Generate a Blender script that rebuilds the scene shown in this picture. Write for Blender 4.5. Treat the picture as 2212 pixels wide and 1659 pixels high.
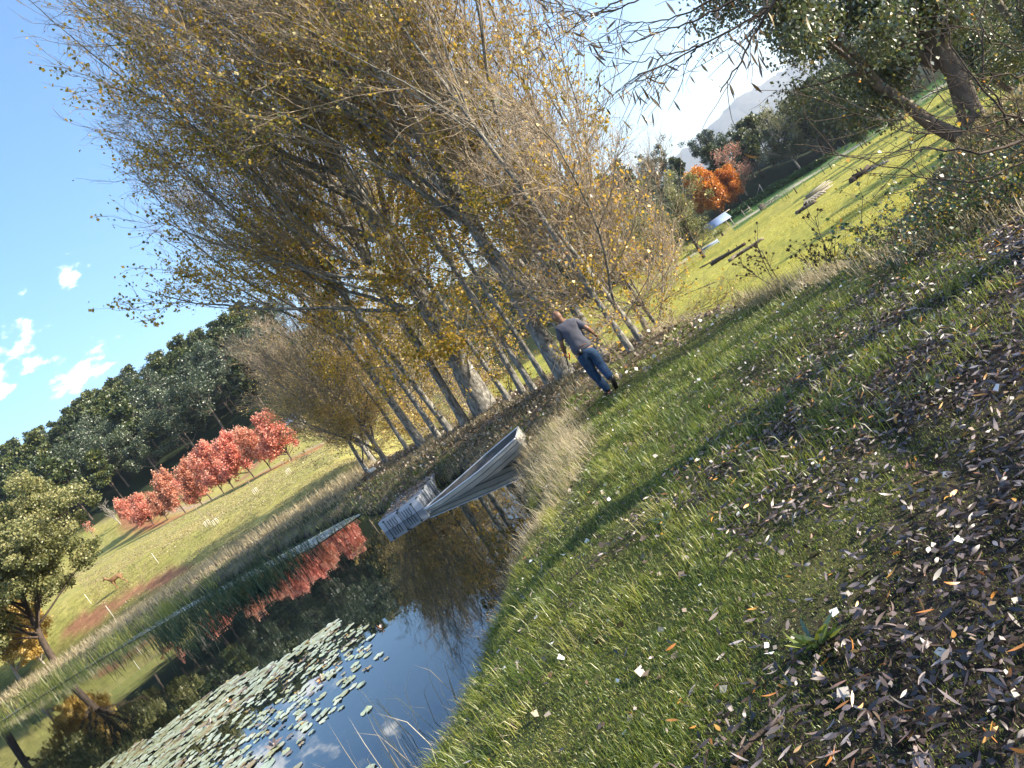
import bpy, math, random
SKY_DUST = 1.2; SKY_STR = 0.12
HAZE = 0.00011
CLOUD_COL = (9.5, 9.3, 9.0, 1)
CLOUDS = [(-24.4, 13.2, .06, .030, .62), (-28.9, 15.6, .06, .045, .62), (-26.0, 16.8, .04, .03, .52), (-21.3, 18.8, .022, .022, .50), (-25.2, 19.5, .018, .014, .46)]
import numpy as np
from mathutils import Vector, Matrix

for o in list(bpy.data.objects): bpy.data.objects.remove(o)
SC = bpy.context.scene
COL = SC.collection
PI = math.pi

# ------------------------------------------------------------------ camera
CAMH = 2.65
ROLL = math.radians(34.0); PITCH = math.atan(112 / 1631.0)
cam_d = bpy.data.cameras.new('camera'); cam = bpy.data.objects.new('camera', cam_d); COL.objects.link(cam)
cam_d.sensor_width = 36; cam_d.lens = 36 * 1631 / 2212.0
cam_d.clip_start = 0.05; cam_d.clip_end = 20000
_F = Vector((0, math.cos(PITCH), -math.sin(PITCH))); _R0 = Vector((1, 0, 0)); _U0 = Vector((0, math.sin(PITCH), math.cos(PITCH)))
_cr, _sr = math.cos(ROLL), math.sin(ROLL)
_R = _cr * _R0 - _sr * _U0; _U = _sr * _R0 + _cr * _U0
cam.matrix_world = Matrix(((_R.x, _U.x, -_F.x, 0), (_R.y, _U.y, -_F.y, 0), (_R.z, _U.z, -_F.z, CAMH), (0, 0, 0, 1)))
SC.camera = cam

# ------------------------------------------------------------------ light
SUN_AZ = math.radians(104); SUN_EL = math.radians(23)     # azimuth to the right of the view
sd = Vector((math.sin(SUN_AZ) * math.cos(SUN_EL), math.cos(SUN_AZ) * math.cos(SUN_EL), math.sin(SUN_EL)))
sl = bpy.data.lights.new('sun', 'SUN'); sun = bpy.data.objects.new('sun', sl); COL.objects.link(sun)
sl.energy = 5.0; sl.angle = math.radians(0.5); sl.color = (1.0, 0.90, 0.74)
sun.rotation_euler = sd.to_track_quat('Z', 'Y').to_euler()
SC.view_settings.view_transform = 'Standard'; SC.view_settings.look = 'None'
SC.view_settings.exposure = 1.72; SC.view_settings.gamma = 1.0; SC.view_settings.use_curve_mapping = False
SC.cycles.use_denoising = True
SC.cycles.max_bounces = 8; SC.cycles.diffuse_bounces = 3; SC.cycles.glossy_bounces = 3
SC.cycles.transmission_bounces = 4; SC.cycles.volume_bounces = 0; SC.cycles.transparent_max_bounces = 8
SC.cycles.sample_clamp_indirect = 6.0

W = bpy.data.worlds.new('World'); SC.world = W; W.use_nodes = True
nt = W.node_tree; nt.nodes.clear()
def N(nt, t, **kw):
    n = nt.nodes.new(t)
    for k, v in kw.items():
        if k.startswith('i_'):
            key = k[2:]
            n.inputs[int(key) if key.isdigit() else key.replace('_', ' ')].default_value = v
        else: setattr(n, k, v)
    return n
sky = N(nt, 'ShaderNodeTexSky', sky_type='NISHITA', sun_disc=False, sun_elevation=SUN_EL, sun_rotation=SUN_AZ,
        altitude=300, air_density=1.0, dust_density=SKY_DUST, ozone_density=2.2)
bg = N(nt, 'ShaderNodeBackground'); bg.inputs[1].default_value = SKY_STR
outw = N(nt, 'ShaderNodeOutputWorld')
# a few small clouds low in the left of the sky (directions in the world, not in the picture)
tc = N(nt, 'ShaderNodeTexCoord')
noi = N(nt, 'ShaderNodeTexNoise'); noi.inputs['Scale'].default_value = 26; noi.inputs['Detail'].default_value = 8; noi.inputs['Roughness'].default_value = .6
mp = N(nt, 'ShaderNodeMapping'); mp.inputs['Scale'].default_value = (1, 1, 2.2)
nt.links.new(tc.outputs['Generated'], mp.inputs[0]); nt.links.new(mp.outputs[0], noi.inputs[0])
prev = None
for (az, el, ra, re, am) in CLOUDS:
    az, el = math.radians(az), math.radians(el)
    c = (math.sin(az) * math.cos(el), math.cos(az) * math.cos(el), math.sin(el))
    sub = N(nt, 'ShaderNodeVectorMath', operation='SUBTRACT'); nt.links.new(tc.outputs['Generated'], sub.inputs[0]); sub.inputs[1].default_value = c
    rt = N(nt, 'ShaderNodeVectorMath', operation='DOT_PRODUCT'); nt.links.new(sub.outputs[0], rt.inputs[0]); rt.inputs[1].default_value = (math.cos(az) / ra, -math.sin(az) / ra, 0)
    up = N(nt, 'ShaderNodeVectorMath', operation='DOT_PRODUCT'); nt.links.new(sub.outputs[0], up.inputs[0]); up.inputs[1].default_value = (0, 0, 1 / re)
    tilt = N(nt, 'ShaderNodeMath', operation='MULTIPLY'); nt.links.new(rt.outputs['Value'], tilt.inputs[0]); tilt.inputs[1].default_value = .12
    up2 = N(nt, 'ShaderNodeMath', operation='SUBTRACT'); nt.links.new(up.outputs['Value'], up2.inputs[0]); nt.links.new(tilt.outputs[0], up2.inputs[1])
    cx = N(nt, 'ShaderNodeCombineXYZ'); nt.links.new(rt.outputs['Value'], cx.inputs[0]); nt.links.new(up2.outputs[0], cx.inputs[1])
    fr = N(nt, 'ShaderNodeVectorMath', operation='DOT_PRODUCT'); nt.links.new(tc.outputs['Generated'], fr.inputs[0]); fr.inputs[1].default_value = c
    gt = N(nt, 'ShaderNodeMath', operation='LESS_THAN'); nt.links.new(fr.outputs['Value'], gt.inputs[0]); gt.inputs[1].default_value = .5
    nt.links.new(gt.outputs[0], cx.inputs[2])
    le = N(nt, 'ShaderNodeVectorMath', operation='LENGTH'); nt.links.new(cx.outputs[0], le.inputs[0])
    mr = N(nt, 'ShaderNodeMapRange'); nt.links.new(le.outputs['Value'], mr.inputs[0])
    mr.inputs[1].default_value = 0; mr.inputs[2].default_value = 1; mr.inputs[3].default_value = am; mr.inputs[4].default_value = 0
    if prev is None: prev = mr.outputs[0]
    else:
        mx = N(nt, 'ShaderNodeMath', operation='MAXIMUM'); nt.links.new(prev, mx.inputs[0]); nt.links.new(mr.outputs[0], mx.inputs[1]); prev = mx.outputs[0]
ad = N(nt, 'ShaderNodeMath', operation='MULTIPLY_ADD'); nt.links.new(noi.outputs[0], ad.inputs[0]); ad.inputs[1].default_value = 2.6; ad.inputs[2].default_value = -1.22
s2 = N(nt, 'ShaderNodeMath', operation='ADD'); nt.links.new(ad.outputs[0], s2.inputs[0]); nt.links.new(prev, s2.inputs[1])
gate = N(nt, 'ShaderNodeMath', operation='MULTIPLY'); nt.links.new(s2.outputs[0], gate.inputs[0])
g2 = N(nt, 'ShaderNodeMath', operation='GREATER_THAN'); nt.links.new(prev, g2.inputs[0]); g2.inputs[1].default_value = .001; nt.links.new(g2.outputs[0], gate.inputs[1])
m2 = N(nt, 'ShaderNodeMapRange', interpolation_type='SMOOTHSTEP'); nt.links.new(gate.outputs[0], m2.inputs[0]); m2.inputs[1].default_value = .28; m2.inputs[2].default_value = .85
mix = N(nt, 'ShaderNodeMix', data_type='RGBA'); nt.links.new(m2.outputs[0], mix.inputs[0])
hsv = N(nt, 'ShaderNodeHueSaturation'); hsv.inputs['Saturation'].default_value = 1.2; nt.links.new(sky.outputs[0], hsv.inputs['Color']); nt.links.new(hsv.outputs[0], mix.inputs[6]); mix.inputs[7].default_value = CLOUD_COL
nt.links.new(mix.outputs[2], bg.inputs[0]); nt.links.new(bg.outputs[0], outw.inputs[0])

# ------------------------------------------------------------------ helpers
def tag(o, label=None, cat=None, group=None, kind=None):
    if label: o['label'] = label
    if cat: o['category'] = cat
    if group: o['group'] = group
    if kind: o['kind'] = kind
    return o
def empty(name, loc=(0, 0, 0), rz=0, sc=1.0):
    o = bpy.data.objects.new(name, None); COL.objects.link(o); o.location = loc; o.rotation_euler = (0, 0, rz); o.scale = (sc,) * 3
    o.empty_display_size = .2
    return o
def mesh(name, V, F, mat=None, rnd=None, col=None, smooth=False):
    """V (n,3); F (m,k) int array or list of such arrays"""
    me = bpy.data.meshes.new(name)
    V = np.asarray(V, np.float32)
    Fs = F if isinstance(F, list) else [F]
    Fs = [np.asarray(f, np.int32) for f in Fs if len(f)]
    me.vertices.add(len(V)); me.vertices.foreach_set('co', V.ravel())
    nl = sum(f.size for f in Fs); npoly = sum(len(f) for f in Fs)
    me.loops.add(nl); me.polygons.add(npoly)
    me.loops.foreach_set('vertex_index', np.concatenate([f.ravel() for f in Fs]))
    tot = np.concatenate([np.full(len(f), f.shape[1], np.int32) for f in Fs])
    st = np.concatenate([[0], np.cumsum(tot)[:-1]]).astype(np.int32)
    me.polygons.foreach_set('loop_start', st); me.polygons.foreach_set('loop_total', tot)
    if smooth: me.polygons.foreach_set('use_smooth', np.ones(npoly, bool))
    me.update(calc_edges=True)
    if rnd is not None:
        a = me.attributes.new('rnd', 'FLOAT', 'POINT'); a.data.foreach_set('value', np.asarray(rnd, np.float32))
    if col is not None:
        a = me.attributes.new('Col', 'FLOAT_COLOR', 'POINT'); a.data.foreach_set('color', np.asarray(col, np.float32).ravel())
    if mat: me.materials.append(mat)
    return me
def obj(name, me, parent=None, loc=None, rot=None, sc=None):
    o = bpy.data.objects.new(name, me); COL.objects.link(o)
    if parent: o.parent = parent
    if loc is not None: o.location = loc
    if rot is not None: o.rotation_euler = rot
    if sc is not None: o.scale = (sc,) * 3 if np.isscalar(sc) else sc
    return o
def dup(root, loc, rz, sc=1.0, label=None, group=None):
    r = root.copy(); COL.objects.link(r); r.location = loc; r.rotation_euler = (0, 0, rz); r.scale = (sc,) * 3
    if label: r['label'] = label
    if group: r['group'] = group
    for ch in list(root.children):
        c = ch.copy(); COL.objects.link(c); c.parent = r
        for g in list(ch.children):
            d = g.copy(); COL.objects.link(d); d.parent = c
    return r
class MB:
    """collects pieces of one mesh"""
    def __init__(s): s.V = []; s.F = {}; s.n = 0; s.r = []
    def add(s, V, F, r=0.5):
        V = np.asarray(V, float); s.V.append(V)
        if isinstance(F, list) and isinstance(F[0], tuple): F = np.array(F)
        for f in (F if isinstance(F, list) else [F]):
            f = np.atleast_2d(np.asarray(f, int))
            if len(f): s.F.setdefault(f.shape[1], []).append(f + s.n)
        s.n += len(V); s.r.append(np.broadcast_to(np.asarray(r, float), (len(V),)))
    def box(s, c, d, rz=0, M=None, r=.5):
        x, y, z = d[0] / 2, d[1] / 2, d[2] / 2
        V = np.array([(-x, -y, -z), (x, -y, -z), (x, y, -z), (-x, y, -z), (-x, -y, z), (x, -y, z), (x, y, z), (-x, y, z)])
        if M is not None: V = V @ np.array(M).T
        if rz: V = V @ np.array(((math.cos(rz), math.sin(rz), 0), (-math.sin(rz), math.cos(rz), 0), (0, 0, 1)))
        s.add(V + np.array(c), [(0, 3, 2, 1), (4, 5, 6, 7), (0, 1, 5, 4), (1, 2, 6, 5), (2, 3, 7, 6), (3, 0, 4, 7)], r)
    def tube(s, P, R, S=6, caps=True, r=.5):
        P = np.asarray(P, float)[None]; R = np.broadcast_to(np.asarray(R, float), (1, P.shape[1]))
        V, F = tubes(P, R, S)
        k = P.shape[1]; Fs = [F]
        if caps: Fs += [np.arange(S)[::-1][None], (np.arange(S) + (k - 1) * S)[None]]
        s.add(V, Fs, r)
    def beam(s, a, b, w, h=None, r=.5):
        a, b = np.array(a, float), np.array(b, float); h = h or w
        d = b - a; L = np.linalg.norm(d); d /= L
        u = np.cross(d, (0, 0, 1)) if abs(d[2]) < .95 else np.cross(d, (0, 1, 0)); u /= np.linalg.norm(u); v = np.cross(u, d)
        V = [p + su * u * w / 2 + sv * v * h / 2 for p in (a, b) for su, sv in ((-1, -1), (1, -1), (1, 1), (-1, 1))]
        s.add(V, [(0, 1, 2, 3), (7, 6, 5, 4), (0, 4, 5, 1), (1, 5, 6, 2), (2, 6, 7, 3), (3, 7, 4, 0)], r)
    def me(s, name, mat, smooth=False):
        return mesh(name, np.concatenate(s.V), [np.concatenate(v) for v in s.F.values()], mat, rnd=np.concatenate(s.r), smooth=smooth)
    def build(s, name, mat, parent=None, smooth=False, **k): return obj(name, s.me(name, mat, smooth), parent, **k)
def tubes(P, R, S=4):
    n, K = P.shape[:2]
    T = np.empty_like(P); T[:, 1:-1] = P[:, 2:] - P[:, :-2]; T[:, 0] = P[:, 1] - P[:, 0]; T[:, -1] = P[:, -1] - P[:, -2]
    T /= np.linalg.norm(T, axis=2, keepdims=True) + 1e-9
    m = P[:, -1] - P[:, 0]; ref = np.zeros((n, 3)); ref[np.arange(n), np.argmin(np.abs(m), axis=1)] = 1
    u = np.cross(T, ref[:, None]); u /= np.linalg.norm(u, axis=2, keepdims=True) + 1e-9; v = np.cross(T, u)
    a = 2 * PI * np.arange(S) / S
    V = P[:, :, None] + R[:, :, None, None] * (u[:, :, None] * np.cos(a)[None, None, :, None] + v[:, :, None] * np.sin(a)[None, None, :, None])
    i = np.arange(n)[:, None, None] * K * S; k = np.arange(K - 1)[None, :, None] * S; s = np.arange(S)[None, None, :]; s1 = (s + 1) % S
    F = np.stack(np.broadcast_arrays(i + k + s, i + k + s1, i + k + S + s1, i + k + S + s), -1).reshape(-1, 4)
    return V.reshape(-1, 3), F
def unit(v): return v / (np.linalg.norm(v, axis=-1, keepdims=True) + 1e-9)
def grow(g, P0, D0, L, R0, K, wob=.1, up=.0, tip=.3):
    P = [P0]; D = unit(D0); n = len(P0)
    for k in range(K - 1):
        D = unit(D + wob * g.normal(size=(n, 3)) + np.array([0, 0, 1]) * up)
        P.append(P[-1] + D * (L / (K - 1))[:, None])
    return np.stack(P, 1), R0[:, None] * np.linspace(1, tip, K)[None]
def spawn(g, P, R, n, t0, t1, amin, amax, wt=None):
    N_, K = P.shape[:2]
    w = wt if wt is not None else np.linalg.norm(P[:, -1] - P[:, 0], axis=1)
    i = g.choice(N_, n, p=w / w.sum()); t = g.uniform(t0, t1, n)
    f = t * (K - 1); k = np.minimum(f.astype(int), K - 2); f = (f - k)[:, None]
    p = P[i, k] * (1 - f) + P[i, k + 1] * f; r = R[i, k] * (1 - f[:, 0]) + R[i, k + 1] * f[:, 0]
    T = unit(P[i, k + 1] - P[i, k]); a = g.uniform(amin, amax, n)[:, None]
    q = g.normal(size=(n, 3)); q = unit(q - T * (q * T).sum(1, keepdims=True))
    return p, T * np.cos(a) + q * np.sin(a), r, t, i
def cards(g, P, size, asp=1.0, flat=0.0, rnd=None, down=0.0):
    """one small kite shaped, slightly folded leaf face per point"""
    n = len(P); size = np.broadcast_to(size, (n,))
    a = unit(g.normal(size=(n, 3)) + np.array([0, 0, -down])); b = g.normal(size=(n, 3)); b[:, 2] *= (1 - flat); a[:, 2] *= (1 - flat)
    a = unit(a); b = unit(b - a * (b * a).sum(1, keepdims=True)); c = np.cross(a, b)
    L = size[:, None]; w = L * .5 * asp
    V = np.stack([P, P + a * L * .45 + b * w + c * w * .3, P + a * L, P + a * L * .45 - b * w + c * w * .3], 1)
    F = np.arange(n * 4).reshape(n, 4)
    r = g.random(n) if rnd is None else rnd
    return V.reshape(-1, 3), F, np.repeat(r, 4)
def blades(g, P, h, w, lean, curl=1.0, az=None, azs=.0, rnd=None):
    """grass blades: a quad and a tip triangle each"""
    n = len(P); h = np.broadcast_to(h, (n,)) * g.uniform(.6, 1.25, n); w = np.broadcast_to(w, (n,))
    th = g.uniform(0, 2 * PI, n) if az is None else az + g.normal(size=n) * azs
    d = np.stack([np.cos(th), np.sin(th), np.zeros(n)], 1)
    fa = g.uniform(0, PI, n); u = np.stack([np.cos(fa), np.sin(fa), np.zeros(n)], 1) * (w / 2)[:, None]
    le = (np.abs(g.normal(size=n)) * lean)[:, None]
    z = np.array([0, 0, 1.]); hh = h[:, None]
    m = P + (z * .62 + d * le * .38) * hh / np.sqrt(1 + .3 * le ** 2)
    t = P + (z * (1 - .3 * np.minimum(le, 1.5) * curl) + d * le * 1.05) * hh / np.sqrt(1 + le ** 2)
    V = np.stack([P - u, P + u, m + u * .75, m - u * .75, t], 1)
    b = np.arange(n)[:, None] * 5
    r = g.random(n) if rnd is None else rnd
    return V.reshape(-1, 3), [b + np.array([[0, 1, 2, 3]]), b + np.array([[3, 2, 4]])], np.repeat(r, 5)

# ------------------------------------------------------------------ materials
def ramp(nt, cols, fac):
    r = N(nt, 'ShaderNodeValToRGB'); e = r.color_ramp.elements
    while len(e) < len(cols): e.new(.5)
    for i, c in enumerate(cols):
        p, cc = (c if len(c) == 2 else (i / (len(cols) - 1), c)); e[i].position = p; e[i].color = (*cc, 1)
    nt.links.new(fac, r.inputs[0]); return r.outputs[0]
def mk(name):
    m = bpy.data.materials.new(name); m.use_nodes = True; nt = m.node_tree; nt.nodes.clear()
    return m, nt, N(nt, 'ShaderNodeOutputMaterial')
def leafmat(name, cols, tr=.45, gloss=.05, objvar=.0, ro=.45):
    m, nt, out = mk(name)
    at = N(nt, 'ShaderNodeAttribute', attribute_name='rnd')
    fac = at.outputs['Fac']
    c = ramp(nt, cols, fac)
    if objvar:
        oi = N(nt, 'ShaderNodeObjectInfo'); hs = N(nt, 'ShaderNodeHueSaturation')
        mr = N(nt, 'ShaderNodeMapRange'); nt.links.new(oi.outputs['Random'], mr.inputs[0]); mr.inputs[3].default_value = 1 - objvar; mr.inputs[4].default_value = 1 + objvar
        mh = N(nt, 'ShaderNodeMapRange'); nt.links.new(oi.outputs['Random'], mh.inputs[0]); mh.inputs[3].default_value = .5 + objvar * .06; mh.inputs[4].default_value = .5 - objvar * .05
        nt.links.new(mr.outputs[0], hs.inputs['Value']); nt.links.new(mh.outputs[0], hs.inputs['Hue']); nt.links.new(c, hs.inputs['Color']); c = hs.outputs[0]
    d = N(nt, 'ShaderNodeBsdfDiffuse'); t = N(nt, 'ShaderNodeBsdfTranslucent'); nt.links.new(c, d.inputs[0]); nt.links.new(c, t.inputs[0])
    mx = N(nt, 'ShaderNodeMixShader'); mx.inputs[0].default_value = tr; nt.links.new(d.outputs[0], mx.inputs[1]); nt.links.new(t.outputs[0], mx.inputs[2])
    g = N(nt, 'ShaderNodeBsdfGlossy'); g.inputs['Roughness'].default_value = ro; g.inputs[0].default_value = (1, 1, 1, 1)
    m2 = N(nt, 'ShaderNodeMixShader'); m2.inputs[0].default_value = gloss; nt.links.new(mx.outputs[0], m2.inputs[1]); nt.links.new(g.outputs[0], m2.inputs[2])
    nt.links.new(m2.outputs[0], out.inputs[0]); return m
def surf(name, cols, scale=8, ro=.8, bump=.3, metal=0., dist=.02, stretch=(1, 1, 1), spec=.3, detail=6, coord='Object'):
    m, nt, out = mk(name)
    tc = N(nt, 'ShaderNodeTexCoord'); mp = N(nt, 'ShaderNodeMapping'); mp.inputs['Scale'].default_value = stretch
    nt.links.new(tc.outputs[coord], mp.inputs[0])
    no = N(nt, 'ShaderNodeTexNoise'); no.inputs['Scale'].default_value = scale; no.inputs['Detail'].default_value = detail; no.inputs['Roughness'].default_value = .65
    nt.links.new(mp.outputs[0], no.inputs[0])
    mr = N(nt, 'ShaderNodeMapRange'); nt.links.new(no.outputs[0], mr.inputs[0]); mr.inputs[1].default_value = .3; mr.inputs[2].default_value = .7
    b = N(nt, 'ShaderNodeBsdfPrincipled'); nt.links.new(ramp(nt, cols, mr.outputs[0]), b.inputs['Base Color'])
    b.inputs['Roughness'].default_value = ro; b.inputs['Metallic'].default_value = metal; b.inputs['Specular IOR Level'].default_value = spec
    if bump:
        bp = N(nt, 'ShaderNodeBump'); bp.inputs['Strength'].default_value = bump; bp.inputs['Distance'].default_value = dist
        nt.links.new(no.outputs[0], bp.inputs['Height']); nt.links.new(bp.outputs[0], b.inputs['Normal'])
    nt.links.new(b.outputs[0], out.inputs[0]); return m

POND=np.array([(-2.7,4.2),(-2.05,5.9),(-1.75,7.2),(-1.4,8.7),(-0.85,10.2),(-0.95,12),(-0.9,14),(-0.65,15.5),(-0.5,16.8),(-1.2,18.3),(-2.2,19.8),(-3.0,20.7),(-4.8,21.7),(-6.3,24.5),(-7.4,27.7),(-9.8,30.7),(-12.8,33.4),(-21,39.6),(-28,42.5),(-36,46),(-50,48),(-62,30),(-45,8),(-20,-2),(-8,-1),(-4,2)],float)
PLAT=np.array([(4.5,-30),(4.6,4),(4.55,8),(4.4,12),(3.9,16),(3.2,18.6),(1.9,22),(0,25.6),(-2.6,29.5),(-6,34),(-9,37.2),(-13,39.5),(-21,44),(-30,47.5),(-40,51),(-62,54),(-80,30),(-60,-30)],float)
def sdist(x,y,P):
    """signed distance to polygon, negative inside"""
    x=np.asarray(x,float);y=np.asarray(y,float)
    d=np.full(x.shape,1e18);ins=np.zeros(x.shape,bool)
    for i in range(len(P)):
        ax,ay=P[i];bx,by=P[(i+1)%len(P)]
        ex,ey=bx-ax,by-ay
        t=np.clip(((x-ax)*ex+(y-ay)*ey)/(ex*ex+ey*ey),0,1)
        d=np.minimum(d,(x-ax-t*ex)**2+(y-ay-t*ey)**2)
        c=((ay>y)!=(by>y))
        xi=ax+(y-ay)*ex/(ey if abs(ey)>1e-9 else 1e-9)
        ins^=c&(x<xi)
    return np.sqrt(d)*np.where(ins,-1,1)
def sm(t): t=np.clip(t,0,1);return t*t*(3-2*t)
def vnoise(x,y,seed=0):
    xi=np.floor(x).astype(np.int64);yi=np.floor(y).astype(np.int64);fx=x-xi;fy=y-yi
    def h(a,b):
        n=(a*374761393+b*668265263+seed*974634777)&0xffffffff
        n=((n^(n>>13))*1274126177)&0xffffffff
        return ((n^(n>>16))&0xffff)/65535.0
    u=fx*fx*(3-2*fx);v=fy*fy*(3-2*fy)
    return (h(xi,yi)*(1-u)+h(xi+1,yi)*u)*(1-v)+(h(xi,yi+1)*(1-u)+h(xi+1,yi+1)*u)*v-.5
def far_ground(x,y):
    yy=np.maximum(y,1.0)
    L=-.64+.0154*yy+.0909*np.clip(-x,-40,200)
    ax=-x
    row=120+(ax-34)*.45; fo=175+(ax-46)*.16
    L=L+7*sm((yy-row-12)/np.maximum(fo-row-12,8))
    az=x/yy
    R=-7.5+0.0*x
    w=sm((az+.26)/.26)
    B=L*(1-w)+R*w
    # ridge of the wooded hill
    rise=np.interp(az,[-2,-.6,-.31,-.1,.1,.3,.4,.5,.6],[38,37,38,40,34,22,11,4,2])
    D0=np.interp(az,[-1,-.6,-.26,0,.32,.44,1],[185,188,176,176,180,176,170])
    D1=np.interp(az,[-1,-.6,-.31,.32,.44,1],[390,390,370,290,250,240])
    r=yy*1.0
    t=np.clip((r-D0)/(D1-D0),0,1)
    B=B+rise*(1-(1-t)**1.6)
    return B
def height(x,y,detail=True):
    x=np.asarray(x,float);y=np.asarray(y,float)
    P=1.05-.45*sm((y-2)/12.)
    s=sdist(x,y,PLAT)
    wid=np.where(x>-6,np.clip(26+0*x,5,99),14.)
    k=sm((x+14)/12.)
    wid=14+k*14
    wid=np.where(x>-6,17.,14.)
    w=1-np.exp(-np.maximum(s-.2,0)/6.5);w=w*sm(s/1.6)*1.0
    w=np.where(x<-6,sm(s/14.),w); 
    kk=sm((x+9)/6.);w=sm(s/14.)*(1-kk)+(1-np.exp(-np.maximum(s,0)/6.5))*sm(s/1.6)*kk
    B=far_ground(x,y)
    B=np.where(y<30,B*sm(y/30.)+(-7.5)*(1-sm(y/30.))*(x>0)+.5*(1-sm(y/30.))*(x<=0),B)
    z=P*(1-w)+B*w
    z=z+6.7*np.exp(-((x-18.5)/8.)**2-((y-22.5)/8.)**2)*sm((s-.5)/5.)
    p=sdist(x,y,POND)
    bank=1-np.exp(-np.maximum(p,0)/1.0)
    z=np.where((s<3)&(p>0),np.minimum(z,z*bank+.02+0*z),z)
    z=np.where(p<=0,np.maximum(-1.0,p*.8),z)
    if detail:
        n=vnoise(x*.9,y*.9,1)*.07+vnoise(x*2.6,y*2.6,2)*.035+vnoise(x*.25,y*.25,3)*.14
        far=sm((np.hypot(x,y)-45)/60.)
        n=n*(1-far*.3)+far*(vnoise(x*.03,y*.03,5)*1.5)
        z=z+n*sm(p/1.2)
    return z
# ------------------------------------------------------------------ terrain
DIRT = [(-33.6, 53.6), (-30, 53.3), (-26.5, 50.2), (-24.8, 50.3), (-25.8, 52.5), (-29, 54.6), (-34, 56.4), (-38, 58.5), (-38.5, 56.5)]
def litter_w(x, y): return sm((x * .95 - .28 * y + 1.25 + vnoise(x * .9, y * .9, 71) * 1.5 + vnoise(x * 3., y * 3., 72) * .8) / 1.7) * sm((9.5 - y) / 4.)
def inpoly(x, y, P): return sdist(x, y, np.array(P, float)) < 0
def build_ground():
    th = np.radians(np.concatenate([np.arange(-180, -75, 3.), np.arange(-75, 75, .22), np.arange(75, 180, 3.)]))
    r = np.concatenate([np.geomspace(.35, 45, 300), np.geomspace(45, 11500, 200)[1:]])
    T, R = np.meshgrid(th, r); x = R * np.sin(T); y = R * np.cos(T)
    z = height(x, y)
    nr, nth = x.shape
    V = np.stack([x, y, z], -1).reshape(-1, 3)
    i = np.arange(nr - 1)[:, None] * nth; j = np.arange(nth)[None]; j1 = (j + 1) % nth
    F = np.stack(np.broadcast_arrays(i + j, i + j1, i + nth + j1, i + nth + j), -1).reshape(-1, 4)
    cv = len(V); V = np.concatenate([V, [[0, 0, float(height(np.array([0.]), np.array([0.]))[0])]]])
    Ft = np.stack([np.full(nth, cv), np.arange(nth), (np.arange(nth) + 1) % nth], 1)
    # ground cover colours (what grows or lies there)
    X, Y = V[:, 0], V[:, 1]
    p = sdist(X, Y, POND); s = sdist(X, Y, PLAT); D = np.hypot(X, Y)
    n1 = vnoise(X * 1.3, Y * 1.3, 11) + .5; n2 = vnoise(X * .3, Y * .3, 12) + .5; n3 = vnoise(X * .06, Y * .12, 13) + .5; n4 = vnoise(X * 4, Y * 4, 14) + .5
    def C(*c): return np.array(c, float)[None]
    def mixc(a, b, t): t = np.clip(t, 0, 1)[:, None]; return a * (1 - t) + b * t
    lawn = mixc(C(.045, .065, .016), C(.075, .070, .028), n1 * .7 + n4 * .4)
    mud = mixc(C(.020, .016, .014), C(.045, .035, .028), n4)
    litter = mixc(C(.085, .060, .042), C(.15, .12, .095), n4)
    c = mixc(lawn, mud, litter_w(X, Y) * .95)
    # leaf litter under the poplars
    dl = np.exp(-(np.maximum(0, s + 3.2) / 3.) ** 2) * sm((Y - 14) / 4.)
    c = mixc(c, litter, sm((Y - 14.5) / 3.) * (.75 + .4 * (n1 - .5)) * (D < 60))
    straw = mixc(C(.22, .17, .09), C(.32, .26, .14), n4)
    c = mixc(c, straw, (np.exp(-((p - .7) / .55) ** 2)) * .55 * (p > 0) * (n1 * 1.2))
    # left pasture
    left = sm((-X / np.maximum(Y, 1) - .03) / .2) * sm((s - 1) / 5.)
    past = mixc(C(.33, .275, .085), C(.19, .215, .05), n2 * .6 + n3 * .7 - .15)
    past = mixc(past, C(.42, .34, .15), (n4 - .35) * .5)
    # right field: short bright grass
    right = sm((X / np.maximum(Y, 1) + .10) / .12) * sm((s - 7) / 9.)
    fld = mixc(C(.36, .33, .065), C(.20, .205, .04), n3 * .8 + (n4 - .5) * .9)
    fld = mixc(fld, C(.26, .22, .07), (n2 - .55) * .9)
    c = mixc(c, past, left); c = mixc(c, fld, right)
    slope = sm((s - .3) / 2.) * (1 - sm((s - 9) / 10.)) * (X > -2)
    c = mixc(c, mixc(C(.16, .12, .065), C(.24, .19, .09), n1), slope * .8)
    az = X / np.maximum(Y, 1)
    soil = mixc(C(.23, .105, .065), C(.30, .15, .09), n4)
    dirt = sdist(X, Y, np.array(DIRT, float))
    c = mixc(c, soil, sm(.5 - dirt / 1.2 + (n1 - .5)) * .95)
    ax = -X; row = 117 + (ax - 34) * .45 - 14
    # row of red trees: earth track behind and fallen red leaves below
    rowy = 93.5 + (ax - 27.2) * 1.24
    c = mixc(c, C(.30, .115, .07), np.exp(-((Y - rowy) / 3.2) ** 2) * (ax > 22) * (ax < 92) * (.6 + .5 * n4))
    c = mixc(c, C(.34, .24, .19), np.exp(-((Y - rowy - 7) / 1.6) ** 2) * (ax > 22) * (ax < 80))
    c = mixc(c, C(.30, .21, .15), sm(1 - np.hypot((X + 97) / 7., (Y - 187) / 12.)) * .95)
    c = mixc(c, C(.26, .13, .08), np.exp(-((X + 47 + (Y - 165) * -.25) / 1.3) ** 2) * (Y > 140) * (Y < 178) * (X < -20))
    # green crop strip and pale gravel track at the far side of the right field
    gr = (az > .2) & (Y > 150)
    c = mixc(c, C(.045, .11, .03), sm((Y - 158) / 4.) * gr * (az > .36))
    c = mixc(c, C(.42, .38, .30), np.exp(-((Y - 176 + az * 6) / 2.) ** 2) * gr)
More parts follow.
